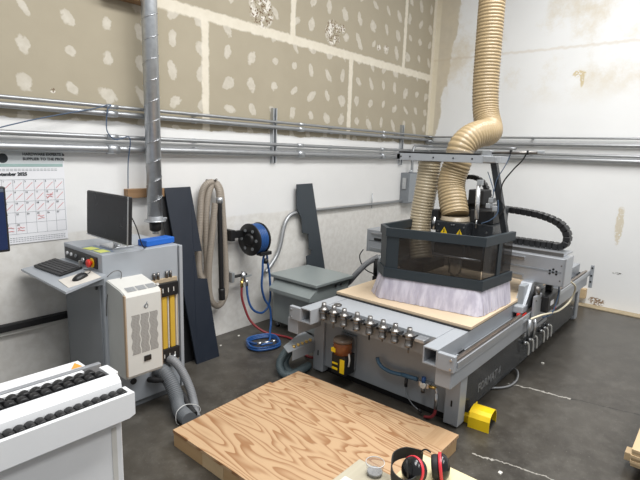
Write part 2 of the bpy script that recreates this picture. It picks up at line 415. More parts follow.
t = thing('cable_duct', (0.2, YL-.03, .60), 'black horizontal cable duct low on the wall left of the cabinet', 'cable duct')
MB().box(-1.4, 1.66, YL-.05, YL, .605, .66, .008).build('cover', rubber, t)
MB().box(-1.4, 1.66, YL-.03, YL, .57, .606, .004).build('base_rail', offw, t)

o = MB().tube([(1.1, 4.06, 2.10), (1.223, 4.06, 2.148), (1.495, 4.06, 2.231), (1.88, 4.06, 2.33), (2.03, 4.06, 2.375), (2.0, 4.05, 2.33), (1.987, 4.05, 2.168), (2.053, 4.06, 2.097), (2.12, 4.06, 2.105), (2.17, 4.04, 2.12), (2.185, 4.04, 2.07), (2.18, 4.08, 1.9), (2.17, 4.08, 1.672)], .0045, 8, 8).build('signal_cable', mat('slate_blue_cable', (.06, .10, .17), .5))
tag(o, 'thin blue cable draped over the pipes and dropping to the wooden bracket', 'cable')

o = MB().box(2.165, 2.53, YL-.07, YL, 1.585, 1.665, .004).build('wood_bracket', brownwood); tag(o, 'short brown wooden block on the wall behind the round metal duct', 'wood block')
o = MB().box(2.02, 2.44, YL-.12, YL, 3.24, 3.36, .004).build('wood_bracket', brownwood); tag(o, 'brown wooden block high on the drywall behind the duct top', 'wood block')

t = thing('spiral_duct', (2.366, 3.98, 1.24), 'round galvanised spiral duct hanging down to the control cabinet', 'duct')
b = MB(); R = .066
b.cyl((2.366, 3.98, 1.40), (2.366, 3.98, 5.4), R, seg=24)
b.build('duct_tube', galv, t)
b = MB(); hel = [(2.366+(R+.001)*math.cos(a), 3.98+(R+.001)*math.sin(a), 1.45+a*.0275) for a in [i*.26 for i in range(int(2*PI*20/.26))]]
b.tube(hel, .0035, 5, 1).build('spiral_seam', steel, t)
MB().lathe((2.366, 3.98, 1.375), (0, 0, 1), [(0, .04), (0, .095), (.012, .095), (.012, .07), (.05, .068)], 24).build('flange', galv, t)
MB().lathe((2.366, 3.98, 1.285), (0, 0, 1), [(0, .035), (.01, .05), (.09, .055)], 20).build('end_cap', black, t)
MB().lathe((2.366, 3.98, 1.262), (0, 0, 1), [(0, .03), (.022, .028), (.03, .02)], 16).build('nozzle', galv, t)
MB().box(2.366, 2.48, 3.965, 3.995, 1.385, 1.405, .004).build('clamp_bolt', galv, t)

# ------------------------------------------------------------------ calendar
t = thing('wall_calendar', (1.40, YL, 1.27), 'large paper wall calendar showing September 2025 with days crossed off', 'calendar')
cx0, cx1, cz0, cz1 = 1.13, 1.665, 1.275, 1.99
yc = YL-.008
MB().box(cx0, cx1, yc, YL-.002, cz0, cz1).build('page', paper, t)
MB().box(cx0, cx1, yc-.004, YL, cz1-.008, cz1+.006, .002).build('binding_strip', greyd, t)
MB().box(cx0+.005, cx1-.006, yc-.0015, yc, 1.888, 1.982).build('header_panel', inkg, t)
MB().box(cx0+.005, cx1-.01, yc-.002, yc, 1.862, 1.885).build('header_panel', mat('teal_grey_print', (.33, .45, .43), .7), t)
xa, za = (1, 0, 0), (0, 0, 1)
hd_ = MB().text('HARDWARE EXPERTS &', .0285, (1.368, yc-.003, 1.948), xa, za, .0006, weight=.0008).build('heading', inkm, t, label='black printed heading')
MB().text('SUPPLIER TO THE PROS', .0285, (1.368, yc-.003, 1.912), xa, za, .0006, weight=.0008).build('heading', inkm, t)
MB().text('September 2025', .0335, (1.168, yc-.003, 1.797), xa, za, .0006, weight=.0014).build('month_title', inkm, t)
MB().lathe((1.235, yc-.001, 1.925), (0, -1, 0), [(0, .035), (.001, .035)], 20).build('round_logo', inkm, t)
b = MB()
px0, pw, pz, ph = cx0+.012, (cx1-cx0-.022)/7, 1.765, .083
for r in range(6): b.box(px0, px0+7*pw, yc-.0012, yc, pz-r*ph-.001, pz-r*ph+.001)
for c in range(8): b.box(px0+c*pw-.0008, px0+c*pw+.0008, yc-.0012, yc, pz-5*ph, pz)
for k in range(3):
    for i in range(26): b.box(px0+i*.0195, px0+i*.0195+.012+.004*random.random(), yc-.0012, yc, 1.29+k*.014, 1.294+k*.014)
for k in range(2):
    for i in range(16): b.box(1.20+i*.026, 1.20+i*.026+.02, yc-.0012, yc, 1.842-k*.011, 1.846-k*.011)
b.build('printed_grid', inkl, t)
b = MB(); day = 1
for r in range(5):
    for c in range(7):
        if (r == 0 and c == 0) or day > 30: continue
        b.text(str(day), .019, (px0+c*pw+.006, yc-.003, pz-r*ph-.019), xa, za, .0006); day += 1
b.build('dates', inkm, t, label='small black date numbers')
b = MB()
for r in range(3):
    for c in range(7):
        if r == 0 and c == 0: continue
        x, z = px0+c*pw, pz-r*ph
        b.ribbon([(x+.012, yc-.002, z-ph+.012), (x+pw-.012, yc-.002, z-.022)], (.0016, 0, -.0016), .001, 1)
for (r, c) in ((1, 5), (3, 4), (4, 1), (4, 2)):
    x, z = px0+c*pw, pz-r*ph
    for k in range(2):
        pts = [(x+.01+i*.006, yc-.0025, z-.035-k*.02+random.uniform(-.006, .006)) for i in range(9)]
        b.tube(pts, .0014, 5, 3)
b.build('pen_marks', inkr, t, label='red pen strokes and notes')

# ------------------------------------------------------------------ control cabinet
t = thing('control_cabinet', (1.88, 3.67, 0), 'grey steel control cabinet with slide-out shelf and white cooling unit', 'cabinet')
cab = mat('cabinet_grey', (.36, .385, .415), .42, var=.05)
MB().box(1.57, 2.19, 3.36, 4.0, .06, 1.275, .006).build('body', cab, t)
MB().box(2.195, 2.225, 3.345, 4.0, .05, 1.268, .004).build('side_panel', grey, t)
MB().box(1.60, 2.20, 3.40, 3.97, .0, .06).build('plinth', greyd, t)
d = MB().box(1.556, 1.572, 3.39, 3.98, .10, 1.10, .004).build('door', greyd, t)
MB().cyl((1.545, 3.43, 1.02), (1.558, 3.43, 1.02), .013, seg=12).build('lock', black, d)
MB().box(1.552, 1.557, 3.70, 3.82, 1.01, 1.045).build('warning_label', red, d)
d = MB().box(1.562, 1.574, 3.425, 3.965, 1.158, 1.245, .002).build('control_panel', black, t)
for yy in (3.91, 3.84, 3.76): MB().cyl((1.562, yy, 1.205), (1.552, yy, 1.205), .013, seg=14).build('push_button', paper if yy > 3.8 else greyd, d)
MB().cyl((1.562, 3.615, 1.20), (1.54, 3.615, 1.20), .016, seg=12).build('key_switch', steel, d)
MB().box(1.515, 1.545, 3.611, 3.619, 1.15, 1.20, .002).build('key', steel, d)
MB().lathe((1.562, 3.50, 1.195), (-1, 0, 0), [(0, .036), (.004, .036)], 18).build('button_collar', yellow, d)
MB().lathe((1.558, 3.50, 1.195), (-1, 0, 0), [(0, .014), (.014, .016), (.016, .031), (.03, .029), (.034, .018)], 18).build('emergency_stop', red, d)
d = MB().prism([(1.57, 3.30, 1.14), (1.575, 4.03, 1.14), (1.285, 4.10, 1.085), (1.272, 3.255, 1.085)], (0, 0, -.016)).build('keyboard_tray', cab, t)
MB().prism([(1.57, 3.34, 1.125), (1.32, 3.32, 1.078), (1.57, 3.34, 1.06)], (0, .012, 0)).build('tray_bracket', greyd, d)
MB().prism([(1.57, 3.98, 1.125), (1.32, 3.98, 1.078), (1.57, 3.98, 1.06)], (0, .012, 0)).build('tray_bracket', greyd, d)
# cooling unit on the side
u = MB()
prof = [(3.36, .40), (3.11, .40), (3.10, .42), (3.10, 1.005), (3.115, 1.03), (3.17, 1.05), (3.36, 1.085)]
u.prism([(1.60, y, z) for y, z in prof], (.27, 0, 0)); cu = u.build('cooling_unit', offw, t)
MB().prism([(1.592, y, z) for y, z in [(3.36, .395), (3.125, .395), (3.125, 1.03), (3.17, 1.045), (3.36, 1.08)]], (.010, 0, 0)).build('side_cover', mat('pale_grey_enamel', (.50, .51, .49), .4), cu)
MB().box(1.592, 1.603, 3.10, 3.128, .42, 1.02, .002).build('edge_strip', mat('tan_foam_edge', (.46, .34, .23), .7), cu)
MB().box(1.868, 1.885, 3.115, 3.30, .42, 1.02, .002).build('edge_strip', mat('tan_foam_edge', (.46, .34, .23), .7), cu)
gt = NT('perforated_grille'); o_, x_ = gt.obj()
vor = gt.n('ShaderNodeTexVoronoi'); vor.inputs['Scale'].default_value = 95; vor.inputs['Randomness'].default_value = 0; gt.link(o_, vor.inputs['Vector'])
gt.put(gt.b.inputs['Base Color'], gt.mix(gt.ss(vor.outputs['Distance'], .30, .42), (.11, .10, .09), (.36, .35, .33))); gt.b.inputs['Roughness'].default_value = .5
for k in range(3):
    xa0 = 1.636+k*.070
    L_, R_ = [], []
    for i in range(25):
        z = .575+.295*i/24; w = .005*math.sin(i/24*2*PI*3.5)
        L_.append((xa0+w, 3.0985, z)); R_.append((xa0+.061+w, 3.0985, z))
    MB().prism(L_+R_[::-1], (0, .003, 0)).build('grille', gt.m, cu)
for k in range(3):
    b = MB()
    for i in range(4): b.prism([(1.632+k*.078, 3.128+i*.013, 1.0385+i*.0047), (1.70+k*.078, 3.128+i*.013, 1.0385+i*.0047), (1.70+k*.078, 3.135+i*.013, 1.041+i*.0047), (1.632+k*.078, 3.135+i*.013, 1.041+i*.0047)], (0, 0, .003))
    b.build('top_vent', mat('vent_grey', (.35, .36, .37), .5), cu)
MB().box(1.722, 1.778, 3.092, 3.102, .505, .545, .003).build('power_socket', black, cu)
MB().tube([(1.735, 3.098, .925), (1.75, 3.098, .905), (1.765, 3.098, .915), (1.760, 3.098, .935), (1.742, 3.098, .93), (1.738, 3.098, .91), (1.76, 3.098, .95)], .0025, 6, 5).build('emblem', greyd, cu)
MB().cyl((1.872, 3.14, 1.05), (1.872, 3.17, 1.02), .012, seg=10).build('cable_gland', dsteel, cu)
# fuse strip beside it
fs = MB().box(1.94, 2.165, 3.335, 3.362, .31, 1.02, .003).build('busbar_panel', mat('dusty_tan_panel', (.42, .33, .22), .7), t)
for xx in (2.035, 2.105): MB().box(xx-.021, xx+.021, 3.318, 3.338, .44, .94, .004).build('yellow_bar', yelbar, fs)
for xx in (2.07, 2.145):
    MB().box(xx-.004, xx+.004, 3.325, 3.337, .42, .95).build('slot', offw, fs)
for (z0, z1) in ((.88, .99), (.335, .44)):
    e = MB().box(1.975, 2.155, 3.305, 3.338, z0, z1, .004).build('end_block', black, fs)
    for k in range(3): MB().box(2.010+k*.048, 2.017+k*.048, 3.302, 3.307, z0+.035, z1-.04).build('terminal_mark', offw, e)
for xx in (1.965, 2.0, 2.075, 2.11): MB().cyl((xx, 3.345, 1.02), (xx, 3.345, 1.075), .011, seg=8).build('fitting', dsteel, fs)
for xx, zz in ((1.98, .30), (2.06, .29), (2.10, .33)): MB().cyl((xx, 3.30, zz), (xx, 3.30, zz+.05), .014, seg=8).build('fitting', steel, fs)
MB().cyl((1.77, 3.352, .24), (1.77, 3.362, .24), .025, seg=14).build('knockout_plug', black, t)
MB().tube([(1.60, 3.355, 1.11), (1.64, 3.33, 1.15), (1.70, 3.345, 1.13), (1.68, 3.34, 1.05), (1.60, 3.34, 1.0), (1.585, 3.35, .92), (1.58, 3.352, .82)], .003, 6, 6).build('loose_wire', dsteel, t)

# hoses leaving the cabinet
def hose(nm, pts, r, m, lab, cat, seg=12, rib=None, group=None, sub=8):
    b = MB()
    if rib: b.ribbed(pts, r, rib, r*.06, seg)
    else: b.tube(pts, r, seg, sub)
    return tag(b.build(nm, m), lab, cat, group)
hose('flexible_hose', [(2.06, 3.352, .335), (2.07, 3.27, .345), (2.10, 3.20, .27), (2.12, 3.12, .14), (2.10, 3.04, .05), (2.04, 2.94, .036), (1.99, 2.85, .036)], .033, ghosel, 'thick light grey hose arching from the cabinet to the plywood', 'hose', rib=.014)
hose('flexible_hose', [(1.98, 3.352, .27), (1.985, 3.28, .27), (2.0, 3.20, .20), (1.99, 3.10, .10), (1.95, 3.0, .062), (1.93, 2.9, .06), (1.92, 2.84, .06)], .055, ghose, 'thickest dark grey hose under the cabinet, inside the other two', 'hose', rib=.016)
hose('flexible_hose', [(1.90, 3.352, .21), (1.91, 3.29, .225), (1.98, 3.20, .22), (2.04, 3.10, .12), (2.01, 3.0, .10), (1.985, 2.9, .09), (1.97, 2.84, .085)], .022, rubber, 'thin black hose between the two grey hoses at the cabinet', 'hose', rib=.01)
o = MB().tube([(1.87, 2.93, .10), (1.93, 2.93, .135), (2.0, 2.935, .118), (2.075, 2.94, .07), (2.085, 2.94, .02), (1.99, 2.93, .004), (1.88, 2.93, .004)], .0028, 6, 6, closed=True).build('cable_tie', mat('white_nylon', (.72, .72, .70), .4)); tag(o, 'white nylon tie bundling the three cabinet hoses', 'cable tie')

# things on the cabinet and tray
sl = math.atan2(.055, .29)
def on_tray(x, y): return 1.14-(1.57-x)*.19
MK = Matrix.Translation((1.445, 3.815, on_tray(1.445, 0)+.002)) @ Matrix.Rotation(-math.atan(.19), 4, 'Y') @ Matrix.Rotation(math.radians(3), 4, 'Z')
t = thing('keyboard', (1.445, 3.815, on_tray(1.445, 0)), 'black computer keyboard lying on the cabinet tray', 'keyboard')
MB().box(-.085, .085, -.215, .215, 0, .018, .006).build('case', black, t, M=MK)
for r in range(5):
    b = MB()
    for c in range(18 if r < 4 else 9):
        w = .0205 if r < 4 else .043
        y = .195-c*(.0222 if r < 4 else .0444)
        b.box(-.062+r*.027-.0, -.040+r*.027, y-w, y, .017, .024, .002, seg=1)
    b.build('key_row', mat('charcoal_keycap', (.035, .035, .037), .5), t, M=MK)
M0 = Matrix.Translation((1.425, 3.40, on_tray(1.425, 0)+.001)) @ Matrix.Rotation(-math.atan(.19), 4, 'Y') @ Matrix.Rotation(math.radians(-6), 4, 'Z')
o = MB().box(-.105, .115, -.10, .125, 0, .004, .001).build('mouse_pad', mat('dusty_white_card', (.66, .62, .56), .7, var=.15, scale=20), M=M0); tag(o, 'white card used as mouse pad on the cabinet tray', 'mouse pad')
t = thing('computer_mouse', (1.43, 3.42, on_tray(1.43, 0)+.006), 'black computer mouse on the white card', 'mouse')
M1 = Matrix.Translation((1.435, 3.41, on_tray(1.435, 0)+.006)) @ Matrix.Rotation(-math.atan(.19), 4, 'Y') @ Matrix.Rotation(math.radians(20), 4, 'Z')
prof = [(-.058, .006, .006), (-.05, .024, .020), (-.03, .031, .030), (0, .032, .036), (.03, .030, .032), (.05, .024, .020), (.058, .008, .008)]
MB().loft([[(x, math.cos(a)*w, max(0, math.sin(a))*h) for a in [PI*2*j/16 for j in range(16)]] for x, w, h in prof]).build('shell', black, t, M=M1)
MB().cyl((.032, -.005, .026), (.032, .005, .026), .012, seg=12).build('scroll_wheel', greyd, t, M=M1)
MB().tube([(.055, 0, .008), (.085, .0, .006), (.12, .03, .008), (.13, .10, .008)], .0025, 6, 6).build('cord', rubber, t, M=M1)

t = thing('computer_monitor', (1.775, 3.57, 1.276), 'black flat computer monitor standing on the grey control cabinet', 'monitor')
MM = Matrix.Translation((1.74, 3.618, 1.507)) @ Matrix.Rotation(math.radians(-.5), 4, 'Z') @ Matrix.Rotation(math.radians(3), 4, 'Y')
MB().box(.0, .035, -.33, .33, -.172, .178, .006).build('housing', black, t, M=MM)
MB().box(-.004, .001, -.322, .322, -.158, .170, .001).build('screen', screenm, t, M=MM)
MB().box(-.006, .006, -.333, .333, -.178, -.170, .002).build('lower_bezel', steel, t, M=MM)
MB().box(-.005, .004, -.333, -.328, -.175, .178, .001).build('side_bezel', steel, t, M=MM)
MB().box(1.775, 1.80, 3.53, 3.60, 1.29, 1.46, .004).build('stand_neck', steel, t)
MB().box(1.70, 1.88, 3.47, 3.67, 1.276, 1.292, .004).build('stand_base', steel, t)
MB().tube([(1.79, 3.36, 1.56), (1.83, 3.34, 1.45), (1.86, 3.33, 1.33), (1.90, 3.36, 1.285), (1.95, 3.42, 1.28)], .004, 6, 6).build('video_cable', rubber, t)
o = MB().box(1.925, 2.20, -.055, .055, 0, .05, .008).build('foam_block', blue, org=(2.06, 0, 0)); o.location = (2.07, 3.475, 1.276); o.rotation_euler.z = math.radians(8); tag(o, 'long bright blue foam block on the cabinet top beside the monitor', 'foam block')
sy = mat('pale_yellow_note', (.68, .72, .20), .7)
for (x, y, rz, lab) in ((1.612, 3.615, 8, 'pale yellow sticky note farther from the cabinet edge'), (1.625, 3.475, 3, 'pale yellow sticky note nearer to the cabinet corner')):
    o = MB().box(-.038, .038, -.052, .052, 0, .002).build('sticky_note', sy, org=(0, 0, 0)); o.location = (x, y, 1.2775); o.rotation_euler.z = math.radians(rz); tag(o, lab, 'sticky note', 'notes on the cabinet')
o = MB().box(1.585, 1.695, 3.42, 3.72, 1.2752, 1.2768).build('plastic_sheet', mat('dusty_blue_film', (.16, .21, .30), .4)); tag(o, 'blue plastic strip under the yellow notes on the cabinet', 'plastic strip')

# ------------------------------------------------------------------ leaning panels
def lean(nm, pts, th, m, lab):
    n = (V(pts[1])-V(pts[0])).cross(V(pts[-1])-V(pts[0])).normalized()
    if n.y < 0: n = -n
    return tag(MB().prism(pts, n*th).build(nm, m), lab, 'panel')
lean('leaning_panel', [(2.545, 4.105, 1.663), (2.834, 4.105, 1.666), (2.854, 3.955, 1.038), (2.766, 3.956, 1.043), (2.756, 3.891, .785), (2.863, 3.887, .767), (2.86, 3.747, .21), (2.863, 3.696, .0), (2.597, 3.696, .0)], .02, navy, 'tall dark navy notched panel leaning on the wall right of the cabinet')
lean('leaning_panel', [(2.51, 4.128, 1.62), (2.66, 4.128, 1.62), (2.66, 3.80, .0), (2.51, 3.80, .0)], .012, black, 'narrow black panel mostly hidden behind the tall navy panel')
lean('leaning_panel', [(4.351, 4.086, 1.645), (4.636, 4.086, 1.651), (4.90, 4.051, .52), (5.0, 4.035, .0), (4.50, 4.035, .0), (4.545, 4.054, .626), (4.534, 4.058, .726), (4.627, 4.058, .736), (4.629, 4.060, .794), (4.583, 4.060, .809), (4.568, 4.066, 1.011), (4.458, 4.067, 1.032), (4.438, 4.073, 1.22), (4.355, 4.077, 1.355)], .014, navyl, 'dark grey notched panel leaning on the wall behind the steel tank')

# ------------------------------------------------------------------ hanging vacuum hose
t = thing('vacuum_hose', (3.06, 4.05, .36), 'taupe vacuum hose looped on a wall hook with black wand', 'hose')
pts = [(3.085, 3.975, 1.50), (3.09, 3.985, 1.62), (3.07, 4.03, 1.70), (2.99, 4.05, 1.69), (2.94, 4.07, 1.58), (2.915, 4.07, 1.3), (2.90, 4.08, 1.0), (2.91, 4.08, .78), (2.96, 4.08, .70), (3.0, 4.075, .80), (2.985, 4.06, 1.1),
       (2.985, 4.05, 1.45), (3.02, 4.045, 1.63), (3.08, 4.04, 1.70), (3.16, 4.05, 1.62), (3.19, 4.05, 1.35), (3.215, 4.05, 1.0), (3.23, 4.05, .7), (3.215, 4.05, .48), (3.13, 4.05, .385), (3.04, 4.05, .45), (3.005, 4.05, .6), (2.995, 4.03, .85), (3.015, 4.0, 1.2), (3.045, 3.99, 1.5)]
MB().ribbed(pts, .032, .016, .002, 12).build('hose', dusthose, t)
MB().cyl((3.085, 3.97, 1.50), (3.085, 3.97, 1.56), .035, seg=14).build('cuff', galv, t)
MB().tube([(3.085, 3.97, 1.52), (3.09, 3.965, 1.1), (3.10, 3.96, .56)], .026, 12, 6).build('wand', black, t)
MB().tube([(3.10, 3.96, .60), (3.102, 3.955, .48)], .034, 12, 6).build('wand_handle', black, t)
MB().tube([(3.06, 4.15, 1.72), (3.06, 4.03, 1.72), (3.06, 3.98, 1.74)], .012, 8, 6).build('hook', dsteel, t)

# ------------------------------------------------------------------ hose reel, valve and air hoses
t = thing('hose_reel', (3.50, 4.0, 1.10), 'black wall hose reel wound with blue air hose', 'hose reel')
MR = Matrix.Translation((3.53, 3.93, 1.085)) @ Matrix.Rotation(math.radians(4), 4, 'Z')
def disc(x, th, r, nm, m, par):
    return MB().lathe((x, 0, 0), (1, 0, 0), [(0, r*.35), (0, r*.96), (th/2, r), (th, r*.96), (th, r*.35)], 32).build(nm, m, par, M=MR)
disc(-.085, .018, .178, 'side_flange', black, t); disc(.062, .018, .178, 'side_flange', black, t)
MB().lathe((-.11, 0, 0), (1, 0, 0), [(0, .05), (.025, .07), (.2, .07), (.21, .03)], 20).build('drum', black, t, M=MR)
for k in range(6):
    a = k*PI/3
    MB().cyl((-.088, .11*math.cos(a), .11*math.sin(a)), (-.094, .11*math.cos(a), .11*math.sin(a)), .018, seg=10).build('flange_bolt', greyd, t, M=MR)
b = MB()
for i in range(5):
    for rr in (.11, .135, .158):
        b.tube([(-.058+i*.025, rr*math.cos(a), rr*math.sin(a)) for a in [k*2*PI/24 for k in range(24)]], .0125, 8, 1, closed=True)
b.build('wound_hose', bluehose, t, M=MR)
MB().box(3.24, 3.30, 3.98, YL, 1.08, 1.20, .006).build('wall_bracket', black, t)
MB().box(3.28, 3.50, 4.02, 4.06, 1.10, 1.18, .006).build('swing_arm', black, t)
MB().box(3.50, 3.66, 3.79, 3.87, .915, .955, .006).build('hose_guide', black, t)
MB().sphere((3.595, 3.82, .845), .033).build('hose_stop', black, t)
hose('air_hose', [(3.59, 3.83, .93), (3.565, 3.83, .86), (3.56, 3.83, .72), (3.56, 3.84, .56), (3.615, 3.85, .40), (3.69, 3.84, .28), (3.69, 3.82, .12), (3.60, 3.74, .05), (3.45, 3.60, .02), (3.30, 3.66, .014)]
     + [(3.37+(.19+.004*k)*math.cos(a)*.95+.02*math.sin(3*a), 3.60+(.165+.004*k)*math.sin(a), .016+.014*((k*7) % 5)/2) for k in range(4) for a in [2.6+i*2*PI/10 for i in range(10)]]
     + [(3.22, 3.50, .075), (3.27, 3.45, .085), (3.33, 3.42, .085)], .0125, bluehose, 'blue air hose hanging from the reel and coiled on the floor', 'hose', 10)
t = thing('hose_coupler', (3.28, 3.45, .075), 'silver quick coupler on the end of the blue coiled hose', 'coupler')
MB().cyl((3.19, 3.50, .092), (3.24, 3.475, .095), .018, seg=12).build('sleeve', steel, t)
MB().cyl((3.24, 3.475, .095), (3.33, 3.43, .098), .012, seg=12).build('stem', steel, t)
MB().cyl((3.33, 3.43, .098), (3.37, 3.41, .10), .018, seg=12).build('nut', steel, t)
t = thing('air_valve', (3.42, 4.05, .56), 'metal shut-off valve on a black pipe stub low on the wall', 'valve')
MB().cyl((3.30, 4.03, .674), (3.50, 4.03, .674), .016, seg=12).build('pipe_stub', rubber, t)
MB().box(3.27, 3.31, 4.0, YL, .62, .73, .004).build('wall_flange', galv, t)
MB().cyl((3.445, 4.02, .60), (3.445, 4.02, .71), .028, seg=14).build('valve_body', steel, t)
MB().box(3.42, 3.54, 3.98, 3.995, .655, .675, .003).build('lever', steel, t)
MB().cyl((3.41, 4.0, .55), (3.41, 4.0, .62), .018, seg=12).build('hose_barb', brass, t)
MB().cyl((3.48, 4.0, .55), (3.48, 4.0, .62), .018, seg=12).build('hose_barb', steel, t)
hose('air_hose', [(3.48, 4.0, .57), (3.475, 3.98, .45), (3.49, 3.95, .33), (3.55, 3.93, .25), (3.65, 3.92, .215), (3.74, 3.92, .27), (3.77, 3.92, .40), (3.755, 3.92, .62), (3.70, 3.90, .80), (3.66, 3.88, .95), (3.62, 3.90, 1.03)], .0125, bluehose, 'blue feed hose looping from the wall valve up to the reel', 'hose', 10)
hose('air_hose', [(3.41, 4.0, .56), (3.40, 3.99, .45), (3.42, 3.97, .33), (3.47, 3.92, .16), (3.55, 3.80, .05), (3.64, 3.68, .016), (3.68, 3.50, .016), (3.61, 3.28, .016), (3.48, 3.10, .016), (3.44, 2.98, .03), (3.45, 2.90, .06)], .013, redhose, 'dark red hose from the wall valve along the floor to the router', 'hose', 10)

# ------------------------------------------------------------------ grey-green steel tank
t = thing('steel_tank', (4.09, 3.6, 0), 'grey-green steel tank with flat lid and sloping chute on its side', 'tank')
MB().box(3.82, 4.40, 3.27, 3.93, .08, .615, .008).build('body', tankm, t)
MB().box(3.78, 4.44, 3.235, 3.955, .615, .65, .006).build('lid', tankm, t)
MB().prism([(3.82, 3.25, .60), (3.70, 3.25, .515), (3.70, 3.25, .475), (3.82, 3.25, .46)], (0, .62, 0)).build('chute', tankm, t)
MB().box(4.14, 4.16, 3.255, 3.272, .56, .585).build('latch', dsteel, t)
MB().box(4.24, 4.26, 3.255, 3.272, .56, .585).build('latch', dsteel, t)
for x, y in ((3.86, 3.31), (3.86, 3.88), (4.36, 3.31), (4.36, 3.88)):
    l = MB().box(x-.02, x+.02, y-.02, y+.02, .03, .08, .003).build('caster', greyd, t)
    MB().cyl((x, y-.012, .028), (x, y+.012, .028), .028, seg=14).build('wheel', rubber, l)
# ------------------------------------------------------------------ CNC ROUTER
t = thing('cnc_router', (5.0, 2.09, 0), 'large grey gantry router with charcoal side panel and dust hood', 'router machine')
XF, XB = 3.305, 6.90
for (y0, y1) in ((1.357, 1.475), (2.70, 2.82)):
    for (x0, x1) in ((XF-.02, XF+.10), (XB-.15, XB-.03)):
        l = MB().box(x0, x1, y0, y1, .02, .60, .004).build('leg', grey, t)
        for z in (.17, .50):
            MB().box(x0-.002, x0+.004, y0+.055, y0+.067, z, z+.05).build('slot', black, l)
        MB().lathe(((x0+x1)/2, (y0+y1)/2, 0), (0, 0, 1), [(0, .035), (.012, .035), (.014, .012), (.03, .012)], 14).build('levelling_foot', steel, l)
MB().box(XF+.01, XF+.03, 1.475, 2.70, .075, .70, .003).build('front_panel', grey2, t)
MB().box(XF+.06, XF+.08, 1.40, 2.80, .0, .075).build('base_skirt', rubber, t)
sp = MB().box(XF+.09, XB, 1.372, 1.388, .07, .46, .003).build('side_panel', char, t)
MB().text('FORMAT 4', .105, (3.67, 1.3715, .155), (1, 0, 0), (0, 0, 1), .001, weight=.0025).build('lettering', mat('silver_print', (.20, .205, .21), .4), sp, label='grey FORMAT 4 lettering')
MB().box(XF+.09, XB, 2.79, 2.806, .07, .46, .003).build('side_panel', char, t)
MB().box(XB-.02, XB, 1.388, 2.79, .07, .62, .003).build('rear_panel', char, t)
MB().box(6.57, 6.62, 1.362, 1.373, .20, .215).build('panel_handle', steel, t)
# longitudinal beams, tubes, rails
for sgn, yo in ((-1, 1.36), (1, 2.80)):
    MB().box(2.97, XB, min(yo-.04, yo+.04)-.02, max(yo-.04, yo+.04)+.02, .465, .60, .006).build('side_beam', grey, t)
def hollow(x0, x1, y0, y1, z0, z1, w):
    b = MB()
    b.box(x0, x1, y0, y1, z1-w, z1).box(x0, x1, y0, y1, z0, z0+w).box(x0, x1, y0, y0+w, z0+w, z1-w).box(x0, x1, y1-w, y1, z0+w, z1-w)
    return b
hollow(2.95, XB, 1.405, 1.515, .605, .73, .009).build('rail_tube', grey, t)
hollow(2.95, XB, 2.575, 2.69, .605, .73, .009).build('rail_tube', grey, t)
for (y0, y1) in ((1.275, 1.405), (2.69, 2.82)):
    e = MB().box(2.945, 2.985, y0, y1, .60, .72, .006).build('end_plate', grey, t)
    for zz in (.625, .69): MB().cyl((2.938, (y0+y1)/2+(-.04 if y0 < 2 else .04), zz), (2.947, (y0+y1)/2+(-.04 if y0 < 2 else .04), zz), .009, seg=10).build('bolt', steel, e)
for yr in (1.318, 2.775):
    MB().box(2.985, XB, yr-.045, yr+.045, .60, .625, .003).build('rail_base', grey, t)
    MB().box(3.0, XB-.03, yr-.013, yr+.013, .625, .66, .003).build('guide_rail', mat('oiled_steel_rail', (.36, .30, .25), .3, .9), t)
    MB().box(2.99, XB, yr-.05+(.088 if yr > 2 else 0), yr-.038+(.088 if yr > 2 else 0), .625, .668, .002).build('rail_cover', alu, t)
    MB().box(3.0, XB, yr+.016 if yr < 2 else yr-.046, yr+.046 if yr < 2 else yr-.016, .625, .634).build('gear_rack', dsteel, t)
e = MB().box(XB-.03, XB, 1.235, 1.275, .44, .735, .005).build('end_stop', grey2, t)
for zz in (.52, .60, .70): MB().cyl((XB-.034, 1.255, zz), (XB-.028, 1.255, zz), .012, seg=10).build('bolt', black, e)
# bed
MB().box(3.16, XB-.02, 1.52, 2.57, .63, .7305, .004).build('bed', grey, t)
MB().box(3.45, 6.0, 1.40, 2.705, .731, .742).build('bed_mat', rubber, t)
MB().lathe((3.22, 2.50, .7305), (0, 0, 1), [(0, .036), (.012, .036), (.016, .028)], 18).build('vacuum_plug', dsteel, t)
rk = MB().box(3.142, 3.16, 1.60, 2.60, .575, .69, .003).build('tool_rack', grey2, t)
MB().box(3.10, 3.16, 1.62, 2.58, .686, .694, .002).build('rack_ledge', steel, rk)
MB().box(3.06, 3.15, 1.57, 1.65, .694, .72, .004).build('rack_sensor', galv, t)
MB().box(XB-.6, XB-.02, 1.40, 2.76, .46, .60).build('rear_crossmember', grey, t)
# lubricator on the front panel
lu = MB().lathe((3.21, 2.42, .315), (0, 0, 1), [(0, .07), (.01, .084), (.10, .084), (.115, .076)], 24).build('lubricator', amber, t)
MB().lathe((3.21, 2.42, .43), (0, 0, 1), [(0, .084), (.014, .087), (.03, .076), (.038, .035)], 24).build('reservoir_lid', mat('smoky_brown_lid', (.17, .13, .10), .3), lu)
MB().box(3.155, 3.30, 2.345, 2.495, .135, .318, .008).build('pump_body', black, lu)
MB().box(3.150, 3.156, 2.352, 2.40, .16, .285).build('caution_sticker', yellow, lu)
MB().box(3.150, 3.156, 2.425, 2.485, .175, .195).build('caution_sticker', yellow, lu)
MB().box(3.150, 3.156, 2.425, 2.485, .225, .24).build('caution_sticker', yellow, lu)
MB().box(3.125, 3.145, 2.435, 2.48, .345, .38).build('caution_sticker', yellow, lu)
MB().tube([(3.20, 2.345, .34), (3.19, 2.325, .29), (3.20, 2.34, .22)], .008, 8, 6).build('oil_line', offw, lu)
